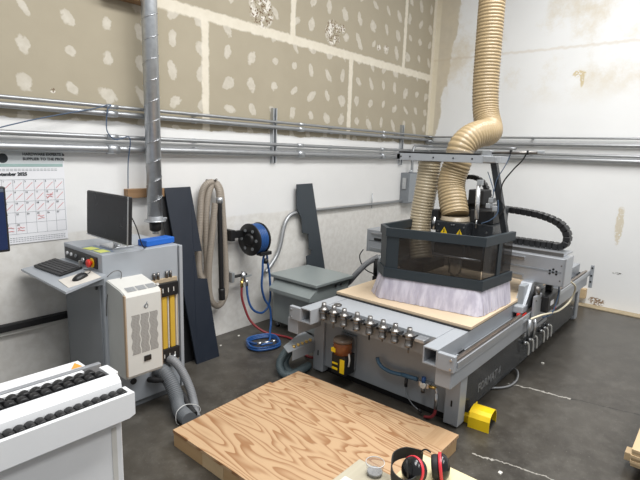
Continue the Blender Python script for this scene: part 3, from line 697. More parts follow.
MB().tube([(3.20, 2.49, .22), (3.18, 2.49, .17), (3.19, 2.42, .15), (3.22, 2.38, .17), (3.26, 2.36, .21)], .006, 8, 6).build('power_lead', rubber, lu)
MB().box(3.29, XF+.012, 2.34, 2.50, .16, .47).build('mounting_plate', greyd, lu)
# pneumatics
pn = MB().box(3.25, XF+.012, 1.60, 1.69, .255, .30, .005).build('air_regulator', steel, t)
MB().lathe((3.25, 1.645, .278), (-1, 0, 0), [(0, .026), (.014, .026), (.016, .022)], 18).build('gauge', offw, pn)
MB().cyl((3.25, 1.645, .30), (3.25, 1.645, .345), .017, seg=12).build('knob', mat('blue_knob', (.02, .08, .25), .4), pn)
MB().cyl((3.25, 1.645, .215), (3.25, 1.645, .255), .015, seg=12).build('drain', dsteel, pn)
MB().cyl((3.26, 1.60, .278), (3.26, 1.54, .285), .013, seg=12).build('fitting', brass, pn)
MB().tube([(3.26, 2.09, .365), (3.262, 2.075, .325), (3.26, 2.03, .295), (3.255, 1.94, .285), (3.255, 1.82, .30)], .016, 10, 8).build('blue_tube', mat('steel_blue_tube', (.05, .12, .20), .4), pn)
MB().cyl((3.255, 1.84, .298), (3.255, 1.70, .305), .018, seg=12).build('blue_tube', mat('steel_blue_tube', (.05, .12, .20), .4), pn)
MB().cyl((3.255, 1.80, .21), (3.255, 1.80, .275), .014, seg=10).build('silencer', black, pn)
MB().tube([(3.255, 1.80, .21), (3.255, 1.795, .15), (3.262, 1.74, .08), (3.265, 1.67, .045)], .004, 6, 6).build('thin_line', greyd, pn)
MB().cyl((3.265, 1.68, .055), (3.268, 1.65, .03), .010, seg=8).build('line_plug', black, pn)
MB().tube([(3.26, 1.545, .285), (3.255, 1.53, .25), (3.255, 1.53, .18)], .009, 8, 6).build('hose_tail', steel, pn)
MB().cyl((3.255, 1.53, .12), (3.255, 1.53, .25), .014, seg=10).build('coupler', steel, pn)
MB().tube([(3.255, 1.53, .13), (3.255, 1.535, .08), (3.25, 1.56, .04), (3.26, 1.62, .014)], .012, 8, 6).build('red_hose', redhose, pn)
# cable tray with glands on the near left
ct = MB().prism([(2.92, 2.80, .29), (3.33, 2.80, .29), (3.33, 3.0, .33), (2.92, 2.86, .33)], (0, 0, .006))
ct.box(2.98, 3.33, 2.80, 2.806, .20, .29).build('cable_tray', grey2, t)
for k in range(5): MB().cyl((3.02+k*.055, 2.825, .298), (3.02+k*.055, 2.825, .325), .015, seg=8).build('cable_gland', brass, t)
# gantry beam
gy0, gy1, gx = 1.08, 3.24, 4.70
g = MB().box(gx, gx+.24, gy0, gy1, .905, 1.165, .006).build('gantry_beam', alu, t)
for z in (.945, 1.12):
    MB().box(gx-.018, gx, gy0+.35, gy1-.05, z-.014, z+.014, .002).build('linear_rail', steel, g)
MB().box(gx-.006, gx, gy0+.02, gy1-.02, 1.03, 1.045).build('groove_strip', greyd, g)
ep = MB().box(gx-.004, gx+.25, gy0-.012, gy0, .90, 1.17, .003).build('end_cap', alu, g)
ep2 = MB().box(gx-.004, gx+.25, gy1, gy1+.012, .90, 1.17, .003).build('end_cap', alu, g)
for (dy, dz) in ((0, 0), (.028, .012), (.028, -.014), (-.028, .012), (-.028, -.014), (.0, .028)):
    MB().cyl((gx-.006, 1.17+dy, 1.03+dz), (gx, 1.17+dy, 1.03+dz), .010, seg=10).build('bolt', black, g)
for zz in (.96, 1.10): MB().cyl((gx-.006, 1.105, zz), (gx, 1.105, zz), .007, seg=8).build('bolt', dsteel, g)
MB().box(gx-.006, gx, 3.05, 3.15, 1.04, 1.075).build('type_plate', black, g)
MB().box(gx+.10, gx+.42, gy0+.04, 2.5, 1.166, 1.182, .003).build('chain_tray', alu, g)
MB().box(gx+.08, gx+.10, gy0+.04, 2.5, 1.166, 1.20, .003).build('tray_lip', dsteel, g)
# energy chain on the gantry
def chain(path, width, th, pitch, nm, wv):
    P = spline(path, 40); D = 0; b = MB(); last = None; wv = V(wv)
    acc = 0; pts = [P[0]]
    for i in range(1, len(P)):
        acc += (P[i]-P[i-1]).length
        if acc >= pitch: pts.append(P[i]); acc = 0
    for a, c in zip(pts[:-1], pts[1:]):
        d = (c-a).normalized(); n = d.cross(wv).normalized(); L = (c-a).length*.92
        M = Matrix((d, wv, n)).transposed().to_4x4(); M.translation = (a+c)/2
        b.box(-L/2, L/2, -width/2, width/2, -th/2, th/2, .006, M=M, seg=1)
        M2 = M.copy(); b.box(-L/2-.008, L/2+.008, -width/2+.01, width/2-.01, -th/2+.01, th/2-.01, M=M2)
    return b.build(nm, black, t)
chain([(5.05, 2.35, 1.56), (5.05, 2.1, 1.545), (5.05, 1.84, 1.53), (5.05, 1.60, 1.52), (5.05, 1.40, 1.495), (5.05, 1.24, 1.435), (5.05, 1.165, 1.33), (5.05, 1.19, 1.225), (5.05, 1.29, 1.222), (5.05, 1.5, 1.222), (5.05, 1.9, 1.222), (5.05, 2.3, 1.222)], .11, .062, .05, 'energy_chain', (1, 0, 0))
chain([(4.72, 2.30, 1.66), (4.72, 2.20, 1.78), (4.72, 2.10, 1.84), (4.72, 2.0, 1.845), (4.72, 1.91, 1.80), (4.72, 1.85, 1.70), (4.72, 1.825, 1.60), (4.72, 1.82, 1.50)], .06, .045, .036, 'energy_chain', (1, 0, 0))
# right-hand carriage
cr = MB().box(4.50, 5.10, 1.345, 1.40, .60, .90, .006).build('carriage', grey2, t)
MB().prism([(4.50, 1.32, .72), (4.62, 1.32, .72), (4.76, 1.32, .91), (4.64, 1.32, .91)], (0, .10, 0)).build('gantry_support', alu, cr)
MB().box(4.42, 4.57, 1.315, 1.425, .655, .725, .012).build('bearing_block', grey, cr)
MB().box(4.40, 4.50, 1.30, 1.36, .635, .66, .004).build('wiper', red, cr)
MB().box(4.50, 4.70, 1.24, 1.262, .58, .82, .004).build('motor_plate', alu, cr)
for (x, z) in ((4.53, .62), (4.67, .62), (4.53, .78), (4.67, .78)): MB().cyl((x, 1.235, z), (x, 1.242, z), .009, seg=8).build('bolt', dsteel, cr)
MB().cyl((4.60, 1.262, .82), (4.60, 1.262, .90), .028, seg=12).build('pinion_housing', dsteel, cr)
mo = MB().box(4.71, 5.10, 1.18, 1.33, .63, .79, .015).build('drive_motor', black, cr)
MB().box(5.10, 5.15, 1.19, 1.32, .64, .78, .01).build('motor_cap', greyd, mo)
MB().box(4.78, 4.88, 1.177, 1.182, .69, .735).build('rating_plate', paper, mo)
MB().box(4.92, 4.98, 1.22, 1.28, .79, .87, .006).build('connector', black, mo)
MB().box(4.98, 5.05, 1.19, 1.22, .60, .625, .004).build('red_fitting', red, mo)
MB().tube([(4.95, 1.25, .86), (4.97, 1.19, .89), (4.95, 1.16, .80), (4.88, 1.16, .68), (4.78, 1.165, .61), (4.66, 1.20, .60)], .007, 8, 8).build('motor_cable', mat('slate_blue_cable', (.06, .10, .17), .5), mo)
MB().box(4.55, 4.66, 1.27, 1.31, .47, .58, .004).build('switch_box', alu, cr)
MB().cyl((4.56, 1.235, .43), (4.56, 1.235, .60), .013, seg=10).build('limit_switch', steel, cr)
MB().cyl((4.44, 1.25, .47), (4.44, 1.25, .62), .016, seg=10).build('limit_switch', galv, cr)
MB().tube([(5.03, 1.09, .90), (5.16, 1.07, .83), (5.25, 1.09, .74), (5.23, 1.12, .64), (5.0, 1.15, .60), (4.75, 1.17, .625), (4.55, 1.19, .65), (4.46, 1.25, .62)], .009, 8, 10).build('cream_cable', cream, cr)
# left-hand carriage
cl = MB().box(4.45, 5.0, 2.86, 2.92, .60, .905, .006).build('carriage', greyd, t)
MB().cyl((4.62, 3.02, .66), (4.62, 3.02, .86), .055, seg=16).build('drive_motor', black, cl)
MB().box(4.55, 4.70, 2.92, 3.05, .58, .66, .008).build('gearbox', black, cl)
MB().cyl((4.60, 2.98, .86), (4.60, 2.98, .90), .04, seg=14).build('motor_cap', galv, cl)
MB().tube([(4.66, 3.27, .92), (4.65, 3.31, .84), (4.65, 3.28, .75), (4.65, 3.20, .68), (4.64, 3.08, .66)], .007, 8, 8).build('motor_cable', rubber, cl)
MB().ribbed([(4.62, 3.02, .88), (4.55, 3.12, .80), (4.5, 3.2, .70), (4.48, 3.3, .57), (4.47, 3.40, .42), (4.5, 3.3, .12), (4.55, 3.1, .08), (4.6, 2.86, .10)], .032, .016, .002, 12).build('cable_hose', ghosel, cl)
# lever handles along the side panel
lb = MB().prism([(4.68, 1.352, .355), (5.40, 1.352, .35), (5.40, 1.352, .39), (4.68, 1.352, .395)], (0, .02, 0)).build('lever_strip', alu, t)
for (x, z) in ((4.75, .275), (4.89, .268), (5.01, .268), (5.25, .262), (5.38, .258), (5.51, .257)):
    l = MB().tube([(x-.035, 1.335, z+.02), (x-.02, 1.325, z+.012), (x+.005, 1.322, z-.04), (x+.025, 1.325, z-.12)], .011, 8, 6).build('valve_lever', offw, t)
    MB().cyl((x-.02, 1.338, z+.01), (x-.02, 1.372, z+.01), .018, seg=12).build('lever_pivot', steel, l)
MB().tube([(4.62, 1.42, .05), (4.58, 1.35, .04), (4.46, 1.31, .015), (4.30, 1.31, .013), (4.2, 1.35, .013), (4.1, 1.42, .02)], .011, 8, 8).build('drain_hose', conduitm, t)
# spindle head
hd = MB().box(4.13, 4.52, 1.79, 2.09, 1.15, 1.455, .008).build('spindle_head', char, t)
MB().box(4.26, 4.62, 1.60, 1.79, 1.12, 1.45, .008).build('side_housing', char, hd)
MB().box(4.52, gx-.02, 1.62, 2.12, .96, 1.60, .006).build('mounting_plate', char, hd)
MB().box(4.30, 4.60, 1.62, 1.84, 1.45, 1.57, .010).build('motor_cover', black, hd)
MB().box(4.48, 4.68, 1.80, 1.95, 1.60, 1.74, .010).build('upper_cover', rubber, hd)
MB().box(4.15, 4.24, 2.09, 2.15, 1.36, 1.55, .006).build('side_bracket', black, hd)
MB().cyl((4.16, 2.12, 1.36), (4.16, 2.12, 1.48), .018, seg=12).build('side_cylinder', steel, hd)
for (y, z) in ((2.0, 1.345), (1.85, 1.34)):
    w = MB().prism([(4.128, y-.034, z), (4.128, y+.034, z), (4.128, y, z+.058)], (.003, 0, 0)).build('warning_triangle', yellow, hd)
    MB().prism([(4.1265, y-.006, z+.012), (4.1265, y+.006, z+.010), (4.1265, y+.003, z+.03), (4.1265, y+.006, z+.03), (4.1265, y-.001, z+.048), (4.1265, y-.005, z+.028)], (.002, 0, 0)).build('bolt_mark', inkm, w)
for (y, z) in ((2.06, 1.42), (2.06, 1.36), (1.93, 1.43), (1.91, 1.43), (1.93, 1.33), (1.91, 1.33), (1.81, 1.42), (1.65, 1.38)):
    MB().cyl((4.126 if y > 1.79 else 4.256, y, z), (4.13 if y > 1.79 else 4.26, y, z), .008, seg=8).build('screw', steel, hd)
MB().cyl((4.20, 1.73, 1.50), (4.20, 1.74, 1.80), .019, seg=12).build('air_cylinder', mat('bright_aluminium', (.75, .76, .77), .25, .6), hd)
MB().cyl((4.20, 1.73, 1.42), (4.20, 1.73, 1.50), .008, seg=8).build('piston_rod', steel, hd)
MB().box(4.18, 4.24, 1.71, 1.75, 1.80, 1.85, .005).build('cylinder_clevis', galv, hd)
for (y, z) in ((1.66, 1.62), (1.60, 1.60), (1.64, 1.67)): MB().box(4.25, 4.32, y-.025, y+.02, z-.02, z+.025, .006).build('air_valve_block', galv, hd)
MB().tube([(4.27, 1.64, 1.65), (4.25, 1.62, 1.75), (4.25, 1.66, 1.86), (4.28, 1.70, 1.92)], .004, 8, 8).build('air_tube', mat('slate_blue_cable', (.06, .10, .17), .5), hd)
MB().tube([(4.24, 1.70, 1.46), (4.24, 1.62, 1.5), (4.26, 1.57, 1.57), (4.27, 1.58, 1.68)], .005, 8, 8).build('air_tube', mat('slate_blue_cable', (.06, .10, .17), .5), hd)
MB().lathe((4.30, 1.94, .84), (0, 0, 1), [(0, .012), (.05, .014), (.05, .03), (.10, .035), (.11, .06), (.32, .065)], 20).build('spindle', steel, hd)
MB().cyl((4.14, 2.10, 1.13), (4.14, 1.64, 1.14), .010, seg=10).build('guide_rod', alu, hd)
MB().box(4.12, 4.55, 2.17, 2.44, .93, 1.02, .008).build('dust_shoe', black, hd)
MB().lathe((4.27, 1.965, 1.455), (0, 0, 1), [(0, .14), (.010, .14), (.012, .132), (.04, .13)], 28).build('hose_collar', mat('frosted_tan_collar', (.30, .25, .18), .35), hd)
# hood frame with windows and brush
FL, FR, RR, BL, LL = (3.60, 2.29), (3.80, 1.465), (4.36, 1.425), (4.52, 2.465), (3.76, 2.455)
poly = [BL, LL, FL, FR, RR]
def offset(poly, d):
    out = []
    for i, p in enumerate(poly):
        p = V(p).to_2d(); ns = []
        for a, c in ((i-1, i), (i, i+1)):
            if a < 0 or c >= len(poly): continue
            e = (V(poly[c]).to_2d()-V(poly[a]).to_2d()).normalized(); ns.append(V((e.y, -e.x)))
        n = ns[0] if len(ns) == 1 else (ns[0]+ns[1]).normalized()/max(.5, (ns[0]+ns[1]).normalized().dot(ns[0]))
        out.append(p-n*d)
    return out
def band(z0, z1, th, dd=0.0):
    A = offset(poly, dd); B = offset(poly, dd+th); b = MB()
    rings = [[(a.x, a.y, z0), (a.x, a.y, z1), (q.x, q.y, z1), (q.x, q.y, z0)] for a, q in zip(A, B)]
    return b.loft(rings, smooth=False)
# make sure offset points inwards
cen = V((4.1, 2.0)); _t = offset(poly, .05)[2]
SG = 1 if (_t-cen).length < (V(FL)-cen).length else -1
def band2(z0, z1, th, dd=0.0): 
    A = offset(poly, SG*dd); B = offset(poly, SG*(dd+th))
    return MB().loft([[(a.x, a.y, z0), (a.x, a.y, z1), (q.x, q.y, z1), (q.x, q.y, z0)] for a, q in zip(A, B)], smooth=False)
hood = band2(1.335, 1.41, .036).build('hood_top_frame', slate, t)
band2(.965, 1.05, .042, -.004).build('hood_bottom_frame', slate, t)
I = offset(poly, SG*.02)
def wall_seg(a, c, z0, z1, th, nm, m, f0=0.0, f1=1.0):
    a, c = V((a[0], a[1])), V((c[0], c[1])); p, q = a.lerp(c, f0), a.lerp(c, f1); e = (q-p).normalized(); n = V((e.y, -e.x))*th/2
    return MB().prism([((p+n).x, (p+n).y, z0), ((q+n).x, (q+n).y, z0), ((q-n).x, (q-n).y, z0), ((p-n).x, (p-n).y, z0)], (0, 0, z1-z0)).build(nm, m, t)
wall_seg(I[0], I[1], 1.03, 1.35, .012, 'hood_side_wall', char)
wall_seg(I[1], I[2], 1.03, 1.35, .014, 'hood_corner_panel', slate)
wall_seg(I[2], I[3], 1.03, 1.35, .014, 'hood_corner_panel', slate, 0.0, .13)
wall_seg(I[2], I[3], 1.03, 1.35, .006, 'hood_window', pane, .13, .99)
wall_seg(I[3], I[4], 1.03, 1.35, .006, 'hood_window', pane, .01, .58)
wall_seg(I[3], I[4], 1.03, 1.35, .02, 'hood_post', slate, .46, .58)
wall_seg(I[3], I[4], 1.03, 1.35, .006, 'hood_window', pane, .58, .99)
T = offset(poly, SG*.012)
T = [T[0], T[1], T[2], T[3], T[4]]
Bp = [(4.45, 2.66), (3.86, 2.61), (3.67, 2.42), (3.70, 1.50), (4.50, 1.405)]
Bp2 = [V((4.40, 2.56)), V((3.74, 2.51)), V((3.575, 2.33)), V((3.72, 1.43)), V((4.36, 1.40))]
tt = NT('translucent_brush_strips'); o_, x_ = tt.pos()
fb = tt.noise(tt.vec(tt.M('MULTIPLY', x_[0], 22.0), tt.M('MULTIPLY', x_[1], 22.0), tt.M('MULTIPLY', x_[2], 1.5)), 1.0, 4.0)
tl = tt.n('ShaderNodeBsdfTranslucent'); mxs = tt.n('ShaderNodeMixShader'); tt.put(mxs.inputs[0], .18)
cc = tt.mix(tt.ss(fb, .3, .7), (.52, .49, .58), (.74, .71, .79)); tt.put(tt.b.inputs['Base Color'], cc); tt.link(cc, tl.inputs[0]); tt.b.inputs['Roughness'].default_value = .4
tt.link(tt.b.outputs[0], mxs.inputs[1]); tt.link(tl.outputs[0], mxs.inputs[2]); tt.link(mxs.outputs[0], tt.t.nodes['Material Output'].inputs[0])
b = MB()
def along(P, s):
    k = min(len(P)-2, int(s)); return V(P[k]).lerp(V(P[k+1]), s-k)
segn = [16, 7, 30, 20]
def rnd(P, s):                           # soften the corners of the skirt
    a = along(P, max(0, s-.06)); c = along(P, min(len(P)-1, s+.06)); return (a+c)/2*.5+along(P, s)*.5
for k in range(4):
    n = segn[k]
    for i in range(n):
        s0, s1 = k+i/n, k+(i+1)/n
        j = random.uniform(-.006, .006)
        p0, p1 = rnd(T, s0), rnd(T, min(4, s1)); q0, q1 = rnd(Bp2, s0), rnd(Bp2, min(4, s1))
        e = (p1-p0).normalized(); nn = V((e.y, -e.x))*(.0015); zb = .768+random.uniform(0, .004)
        q0 = q0+V((e.y, -e.x))*j; q1 = q1+V((e.y, -e.x))*j
        b.loft([[(p0.x+nn.x, p0.y+nn.y, .98), (p1.x+nn.x, p1.y+nn.y, .98), (p1.x-nn.x, p1.y-nn.y, .98), (p0.x-nn.x, p0.y-nn.y, .98)],
                [(q0.x+nn.x, q0.y+nn.y, zb), (q1.x+nn.x, q1.y+nn.y, zb), (q1.x-nn.x, q1.y-nn.y, zb), (q0.x-nn.x, q0.y-nn.y, zb)]], smooth=False)
b.build('brush_skirt', tt.m, t, label='frosted lilac-grey hanging strips')
# boom above the head
bo = MB().box(4.20, 4.225, 1.66, 2.60, 1.995, 2.062, .003).build('hose_boom', grey, t)
MB().box(4.20, 4.238, 1.76, 2.575, 2.062, 2.078, .002).build('boom_top', rubber, bo)
for y in (1.82, 2.0, 2.2, 2.45, 2.55): MB().cyl((4.196, y, 2.03), (4.201, y, 2.03), .008, seg=8).build('hole', black, bo)
MB().box(4.20, 4.65, 1.66, 1.70, 2.0, 2.06, .003).build('cross_arm', grey, bo)
MB().box(4.20, 4.65, 2.56, 2.60, 2.0, 2.06, .003).build('cross_arm', grey, bo)
MB().box(4.62, 4.65, 1.70, 2.56, 2.0, 2.06, .003).build('rear_bar', grey, bo)
br = MB().box(4.19, 4.30, 1.60, 1.72, 2.0, 2.06, .008).build('boom_joint', galv, bo)
MB().box(4.21, 4.27, 1.66, 1.74, 2.06, 2.11, .006).build('clamp', galv, bo)
MB().cyl((4.24, 1.66, 2.085), (4.24, 1.25, 2.10), .011, seg=10).build('sensor_rod', dsteel, bo)
MB().box(4.22, 4.26, 1.23, 1.28, 2.085, 2.115, .005).build('rod_end', galv, bo)
for y in (1.36, 1.5): MB().box(4.226, 4.254, y-.008, y+.008, 2.08, 2.115, .002).build('rod_clip', black, bo)
MB().tube([(4.24, 1.37, 2.09), (4.24, 1.40, 2.03), (4.25, 1.47, 1.95), (4.26, 1.55, 1.83), (4.27, 1.56, 1.70), (4.27, 1.52, 1.62), (4.28, 1.56, 1.54)], .006, 8, 8).build('signal_cable', rubber, bo)
MB().tube([(4.24, 1.50, 2.09), (4.245, 1.53, 2.0), (4.25, 1.60, 1.86), (4.26, 1.62, 1.75)], .004, 8, 8).build('air_tube', mat('slate_blue_cable', (.06, .10, .17), .5), bo)
def post(a, c, w, nm):
    a, c = V(a), V(c); w /= 2
    return MB().loft([[a+V((-w, -w, 0)), a+V((w, -w, 0)), a+V((w, w, 0)), a+V((-w, w, 0))], [c+V((-w, -w, 0)), c+V((w, -w, 0)), c+V((w, w, 0)), c+V((-w, w, 0))]], smooth=False).build(nm, char, t)
post((4.27, 1.645, 2.0), (4.35, 1.505, 1.34), .052, 'boom_post'); post((4.575, 2.535, 2.0), (4.575, 2.45, 1.36), .045, 'boom_post')

# dust hoses
t2 = thing('dust_hose', (4.4, 2.1, 1.46), 'big tan ribbed dust hose from above, bending down to the spindle head', 'hose')
MB().ribbed([(5.0, 2.12, 5.5), (5.0, 2.11, 4.2), (5.0, 2.10, 3.2), (5.0, 2.09, 2.75), (4.99, 2.06, 2.50), (4.93, 1.99, 2.35), (4.80, 1.94, 2.29), (4.64, 1.95, 2.27), (4.50, 1.99, 2.22), (4.42, 2.03, 2.13), (4.40, 2.045, 2.0), (4.385, 2.075, 1.87), (4.36, 2.075, 1.76), (4.32, 2.03, 1.64), (4.275, 1.97, 1.50)], .125, .032, .0055, 28).build('hose', tanhose, t2)
MB().lathe((4.405, 2.035, 2.075), (0, 0, 1), [(0, .133), (0, .141), (.03, .141), (.03, .133)], 28, ring=True).build('hose_clamp', clear, t2)
t2 = thing('dust_hose', (4.38, 2.38, 1.02), 'narrower tan ribbed dust hose hanging straight down into the hood', 'hose')
MB().ribbed([(4.42, 2.35, 2.06), (4.42, 2.355, 1.9), (4.41, 2.365, 1.72), (4.40, 2.385, 1.5), (4.38, 2.385, 1.3), (4.36, 2.36, 1.15), (4.34, 2.32, 1.02)], .108, .03, .0045, 24).build('hose', mat('cream_polyurethane_duct', (.47, .395, .27), .3, var=.12, scale=20), t2)
MB().lathe((4.42, 2.35, 1.99), (0, 0, 1), [(0, .113), (0, .12), (.05, .12), (.05, .113)], 24, ring=True).build('hose_clamp', galv, t2)

# spoilboard on the bed
o = MB().box(3.465, 5.99, 1.392, 2.712, .742, .766, .002).build('spoilboard', mdf); tag(o, 'pale tan fibreboard sheet lying on the router bed', 'board')

# tool holders in the rack
tool = mat('tool_steel', (.27, .26, .25), .34, .9, .15, 60)
names = ['first', 'second', 'third', 'fourth', 'fifth', 'sixth', 'seventh', 'eighth']
ys = [2.545, 2.435, 2.325, 2.192, 2.065, 1.942, 1.830, 1.706]
def holder(y, variant):
    lab = {0: 'steel tool holder nearest the left rail tube, first in the rack'}.get(variant, 'steel tool holder, %s from the left in the front rack' % names[variant])
    if variant == 7: lab = 'steel tool holder nearest the right rail tube, last in the rack'
    h = thing('tool_holder', (3.085, y, .60), lab, 'tool holder', 'tool holders in the front rack')
    MB().lathe((3.085, y, .690), (0, 0, 1), [(0, .036), (.008, .040), (.014, .034), (.022, .034), (.028, .041), (.036, .040), (.038, .028), (.06, .022), (.088, .018)], 20).build('taper', tool, h)
    MB().lathe((3.085, y, .625), (0, 0, 1), [(0, .018), (.004, .030), (.022, .033), (.024, .028), (.05, .030), (.065, .026)], 18).build('collet_nut', tool, h)
    d = (.012, .05, .03)[variant % 3]
    MB().lathe((3.085, y, .627-d), (0, 0, 1), [(0, .003), (.004, .007), (d, .007)], 10).build('cutter', dsteel if variant % 2 else black, h)
    for q in (.033, -.045): MB().box(3.055, 3.14, y+q, y+q+.012, .698, .716, .002).build('fork', black, h)
for i, y in enumerate(ys): holder(y, i)

# corrugated hoses at the tray
for k, (dx, lab) in enumerate(((0, 'grey corrugated hose curling down from the cable tray, outer one'), (.07, 'grey corrugated hose curling down from the cable tray, inner one'))):
    hose('corrugated_hose', [(3.3+dx, 2.93, .27), (3.20+dx, 2.95, .25), (3.08+dx, 2.98, .20), (2.99+dx, 2.97, .11), (2.97+dx, 2.90, .042), (3.03+dx, 2.84, .04), (3.2+dx, 2.86, .04)], .036, mat('petrol_grey_hose', (.085, .115, .125), .5), lab, 'hose', 12, rib=.014)

# yellow foot pedal
t = thing('foot_pedal', (3.50, 1.25, 0), 'yellow metal guarded foot pedal on the floor beside the router leg', 'foot pedal')
ax = V((.55, -.83, 0)).normalized()  # opening direction
MP = Matrix.Translation((3.50, 1.245, 0)) @ Matrix.Rotation(math.radians(6), 4, 'Z')
pr_o = [(-.105, 0), (-.105, .085), (-.085, .118), (-.05, .135), (.03, .135), (.07, .12), (.095, .085), (.105, .03), (.105, 0)]
pr_i = [(x*.93, max(0, z-.007) if z else 0) for x, z in pr_o]
b = MB(); n = len(pr_o)
for (y0, y1) in ((-.075, .085),):
    ring = pr_o+pr_i[::-1]
    b.prism([(x, y0, z) for x, z in ring], (0, y1-y0, 0))
b.build('guard', yellow, t, M=MP)
MB().box(-.10, .10, .078, .086, 0, .125, .003).build('back_plate', yellow, t, M=MP)
MB().box(-.095, .095, -.07, .08, 0, .012, .003).build('base_plate', black, t, M=MP)
MB().prism([(-.07, -.05, .03), (-.07, .06, .06), (-.07, .06, .012), (-.07, -.05, .012)], (.14, 0, 0)).build('treadle', rubber, t, M=MP)
MB().box(-.06, .0, .086, .14, .0, .06, .006).build('cable_box', yellow, t, M=MP)

# plywood platform
t = thing('plywood_platform', (2.35, 1.98, 0), 'low plywood-topped wooden platform on the floor before the router', 'platform')
MB().prism([(1.712, 1.24, .098), (3.045, 1.24, .098), (2.99, 2.735, .098), (2.67, 2.735, .098), (2.67, 2.765, .098), (1.712, 2.73, .098)], (0, 0, .022)).build('top_sheet', ply, t)
for (x0, x1, y0, y1) in ((1.715, 1.755, 1.245, 1.80), (1.715, 1.755, 1.802, 2.18), (1.715, 1.755, 2.182, 2.40), (1.715, 1.755, 2.402, 2.725), (1.756, 2.96, 2.685, 2.722), (2.94, 2.985, 1.285, 2.684), (1.756, 3.03, 1.245, 1.284), (2.33, 2.37, 1.285, 2.684)):
    MB().box(x0, x1, y0, y1, .0, .098, .002).build('frame_timber', pine if y1 in (2.40, 1.80) else plyside, t)
MB().box(2.80, 3.042, 1.24, 1.40, .1195, .1215).build('end_patch', mat_wood('patch_veneer', (.54, .355, .20), (.42, .245, .12), 0, 40), t)
o = MB().box(XR-.09, XR, 1.43, 1.56, .10, .235, .003).build('wood_block', pine); 
tag(o, 'small tan wood block against the white wall behind the router', 'wood block')

# ------------------------------------------------------------------ edge bander, bottom left
t = thing('edge_bander', (.3, 2.35, 0), 'white edge banding machine with black roller outfeed, in the near left', 'machine')
MB().box(-.9, 1.055, 2.13, 2.56, .0, .80, .006).build('body', white, t)
MB().box(1.0, 1.025, 2.128, 2.14, .05, .70).build('door_edge', offw, t)
MB().prism([(-.9, 2.06, .882), (1.09, 2.06, .882), (1.09, 2.06, .77), (1.06, 2.06, .758), (-.9, 2.06, .758)], (0, .022, 0)).build('front_apron', white, t)
MB().box(1.07, 1.09, 2.08, 2.15, .77, .882, .003).build('apron_return', white, t)
MB().box(-.9, 1.07, 2.08, 2.15, .80, .855).build('roller_tray', dsteel, t)
beam = [(2.155, .78), (2.155, .875), (2.160, .905), (2.175, .925), (2.195, .932), (2.222, .932), (2.226, .925), (2.226, .78)]
MB().prism([(-.9, y, z) for y, z in beam], (1.975, 0, 0)).build('roller_beam', white, t)
MB().box(-.9, 1.085, 2.228, 2.335, .78, .89).build('roller_tray', dsteel, t)
MB().box(1.05, 1.095, 2.226, 2.34, .86, .932, .004).build('end_cap', white, t)
def rollers(y0, y1, z, r, xs):
    proto = MB().lathe((xs[0], y0, z), (0, 1, 0), [(0, r*.6), (0, r*.92), (.004, r), (y1-y0-.004, r), (y1-y0, r*.92), (y1-y0, r*.6)], 16).build('roller', black, t)
    for x in xs[1:]:
        c = proto.copy(); COL.objects.link(c); c.parent = t; c.location.x += x-xs[0]
rollers(2.098, 2.15, .860, .0225, [1.06-.0405*i for i in range(17)])
rollers(2.236, 2.276, .918, .026, [1.015-.049*i for i in range(13)])
rollers(2.286, 2.326, .918, .026, [.99-.049*i for i in range(13)])
MB().box(-.9, .98, 2.345, 2.372, .84, .93, .003).build('fence_strip', white, t)
MB().box(-.9, .95, 2.373, 2.42, .84, .90).build('belt_slot', rubber, t)
MB().box(-.9, 1.10, 2.42, 2.448, .84, .912, .003).build('pressure_bar', alu, t)
gd = MB().prism([(-.9, 2.45, .905), (1.035, 2.45, .905), (1.035, 2.45, .80), (-.9, 2.45, .80)], (0, .10, 0)).build('guard_cover', white, t)
w = MB().prism([(.965, 2.465, .906), (1.022, 2.465, .906), (1.01, 2.53, .906)], (0, 0, .001)).build('warning_triangle', mat('orange_sticker', (.75, .33, .05), .5), gd)
MB().box(.42, .47, 2.80, 2.85, .0, 1.62, .004).build('screen_post', greyd, t)
sc = MB().box(.36, .822, 2.75, 2.785, 1.500, 1.828, .006).build('control_screen', black, t)
MB().box(.372, .812, 2.748, 2.751, 1.512, 1.800, .001).build('display', mat('dark_blue_display', (.018, .030, .085), .3, spec=.2), sc)
MB().box(.372, .812, 2.748, 2.751, 1.802, 1.818, .001).build('title_bar', mat('dim_title_bar', (.10, .12, .16), .3), sc)
MB().box(.42, .62, 2.785, 2.82, 1.58, 1.64, .004).build('screen_arm', greyd, t)

# ------------------------------------------------------------------ near table with ear defenders
t = thing('work_table', (1.2, .45, 0), 'pale wooden work table at the bottom edge of the view', 'table')
MB().box(.55, 1.56, -.5, 1.05, .70, .735, .004).build('table_top', greyply, t)
for x in (.62, 1.5):
    for y in (-.42, .98): MB().box(x-.035, x+.035, y-.035, y+.035, 0, .70, .004).build('leg', pine, t)
MB().box(.6, 1.53, .955, 1.0, .61, .70).build('apron', pine, t)
MB().box(.6, 1.53, -.45, -.40, .61, .70).build('apron', pine, t)
MB().box(1.49, 1.53, -.40, .955, .61, .70).build('apron', pine, t)
o = MB().box(.9, 1.572, .86, 1.068, .736, .755, .002).build('plywood_offcut', greyply); tag(o, 'greyish plywood offcut at the table corner under the plastic cup', 'board')
o = MB().box(1.06, 1.765, .25, .885, .756, .774, .002).build('pine_board', pine_y); tag(o, 'cream pine board overhanging the table under the ear defenders', 'board')
o = MB().box(1.02, 1.39, .912, .958, .756, .79, .003).build('pine_strip', pine); tag(o, 'narrow tan wood strip lying beside the cream pine board', 'board')
t = thing('scrap_block', (1.405, 1.0, .756), 'small white and brown capped block near the plywood offcut corner', 'block')
MB().box(1.36, 1.42, .985, 1.03, .756, .776, .004).build('block', offw, t)
MB().box(1.365, 1.405, .96, .984, .756, .784, .004).build('cap', mat('purple_brown', (.12, .08, .085), .5), t)

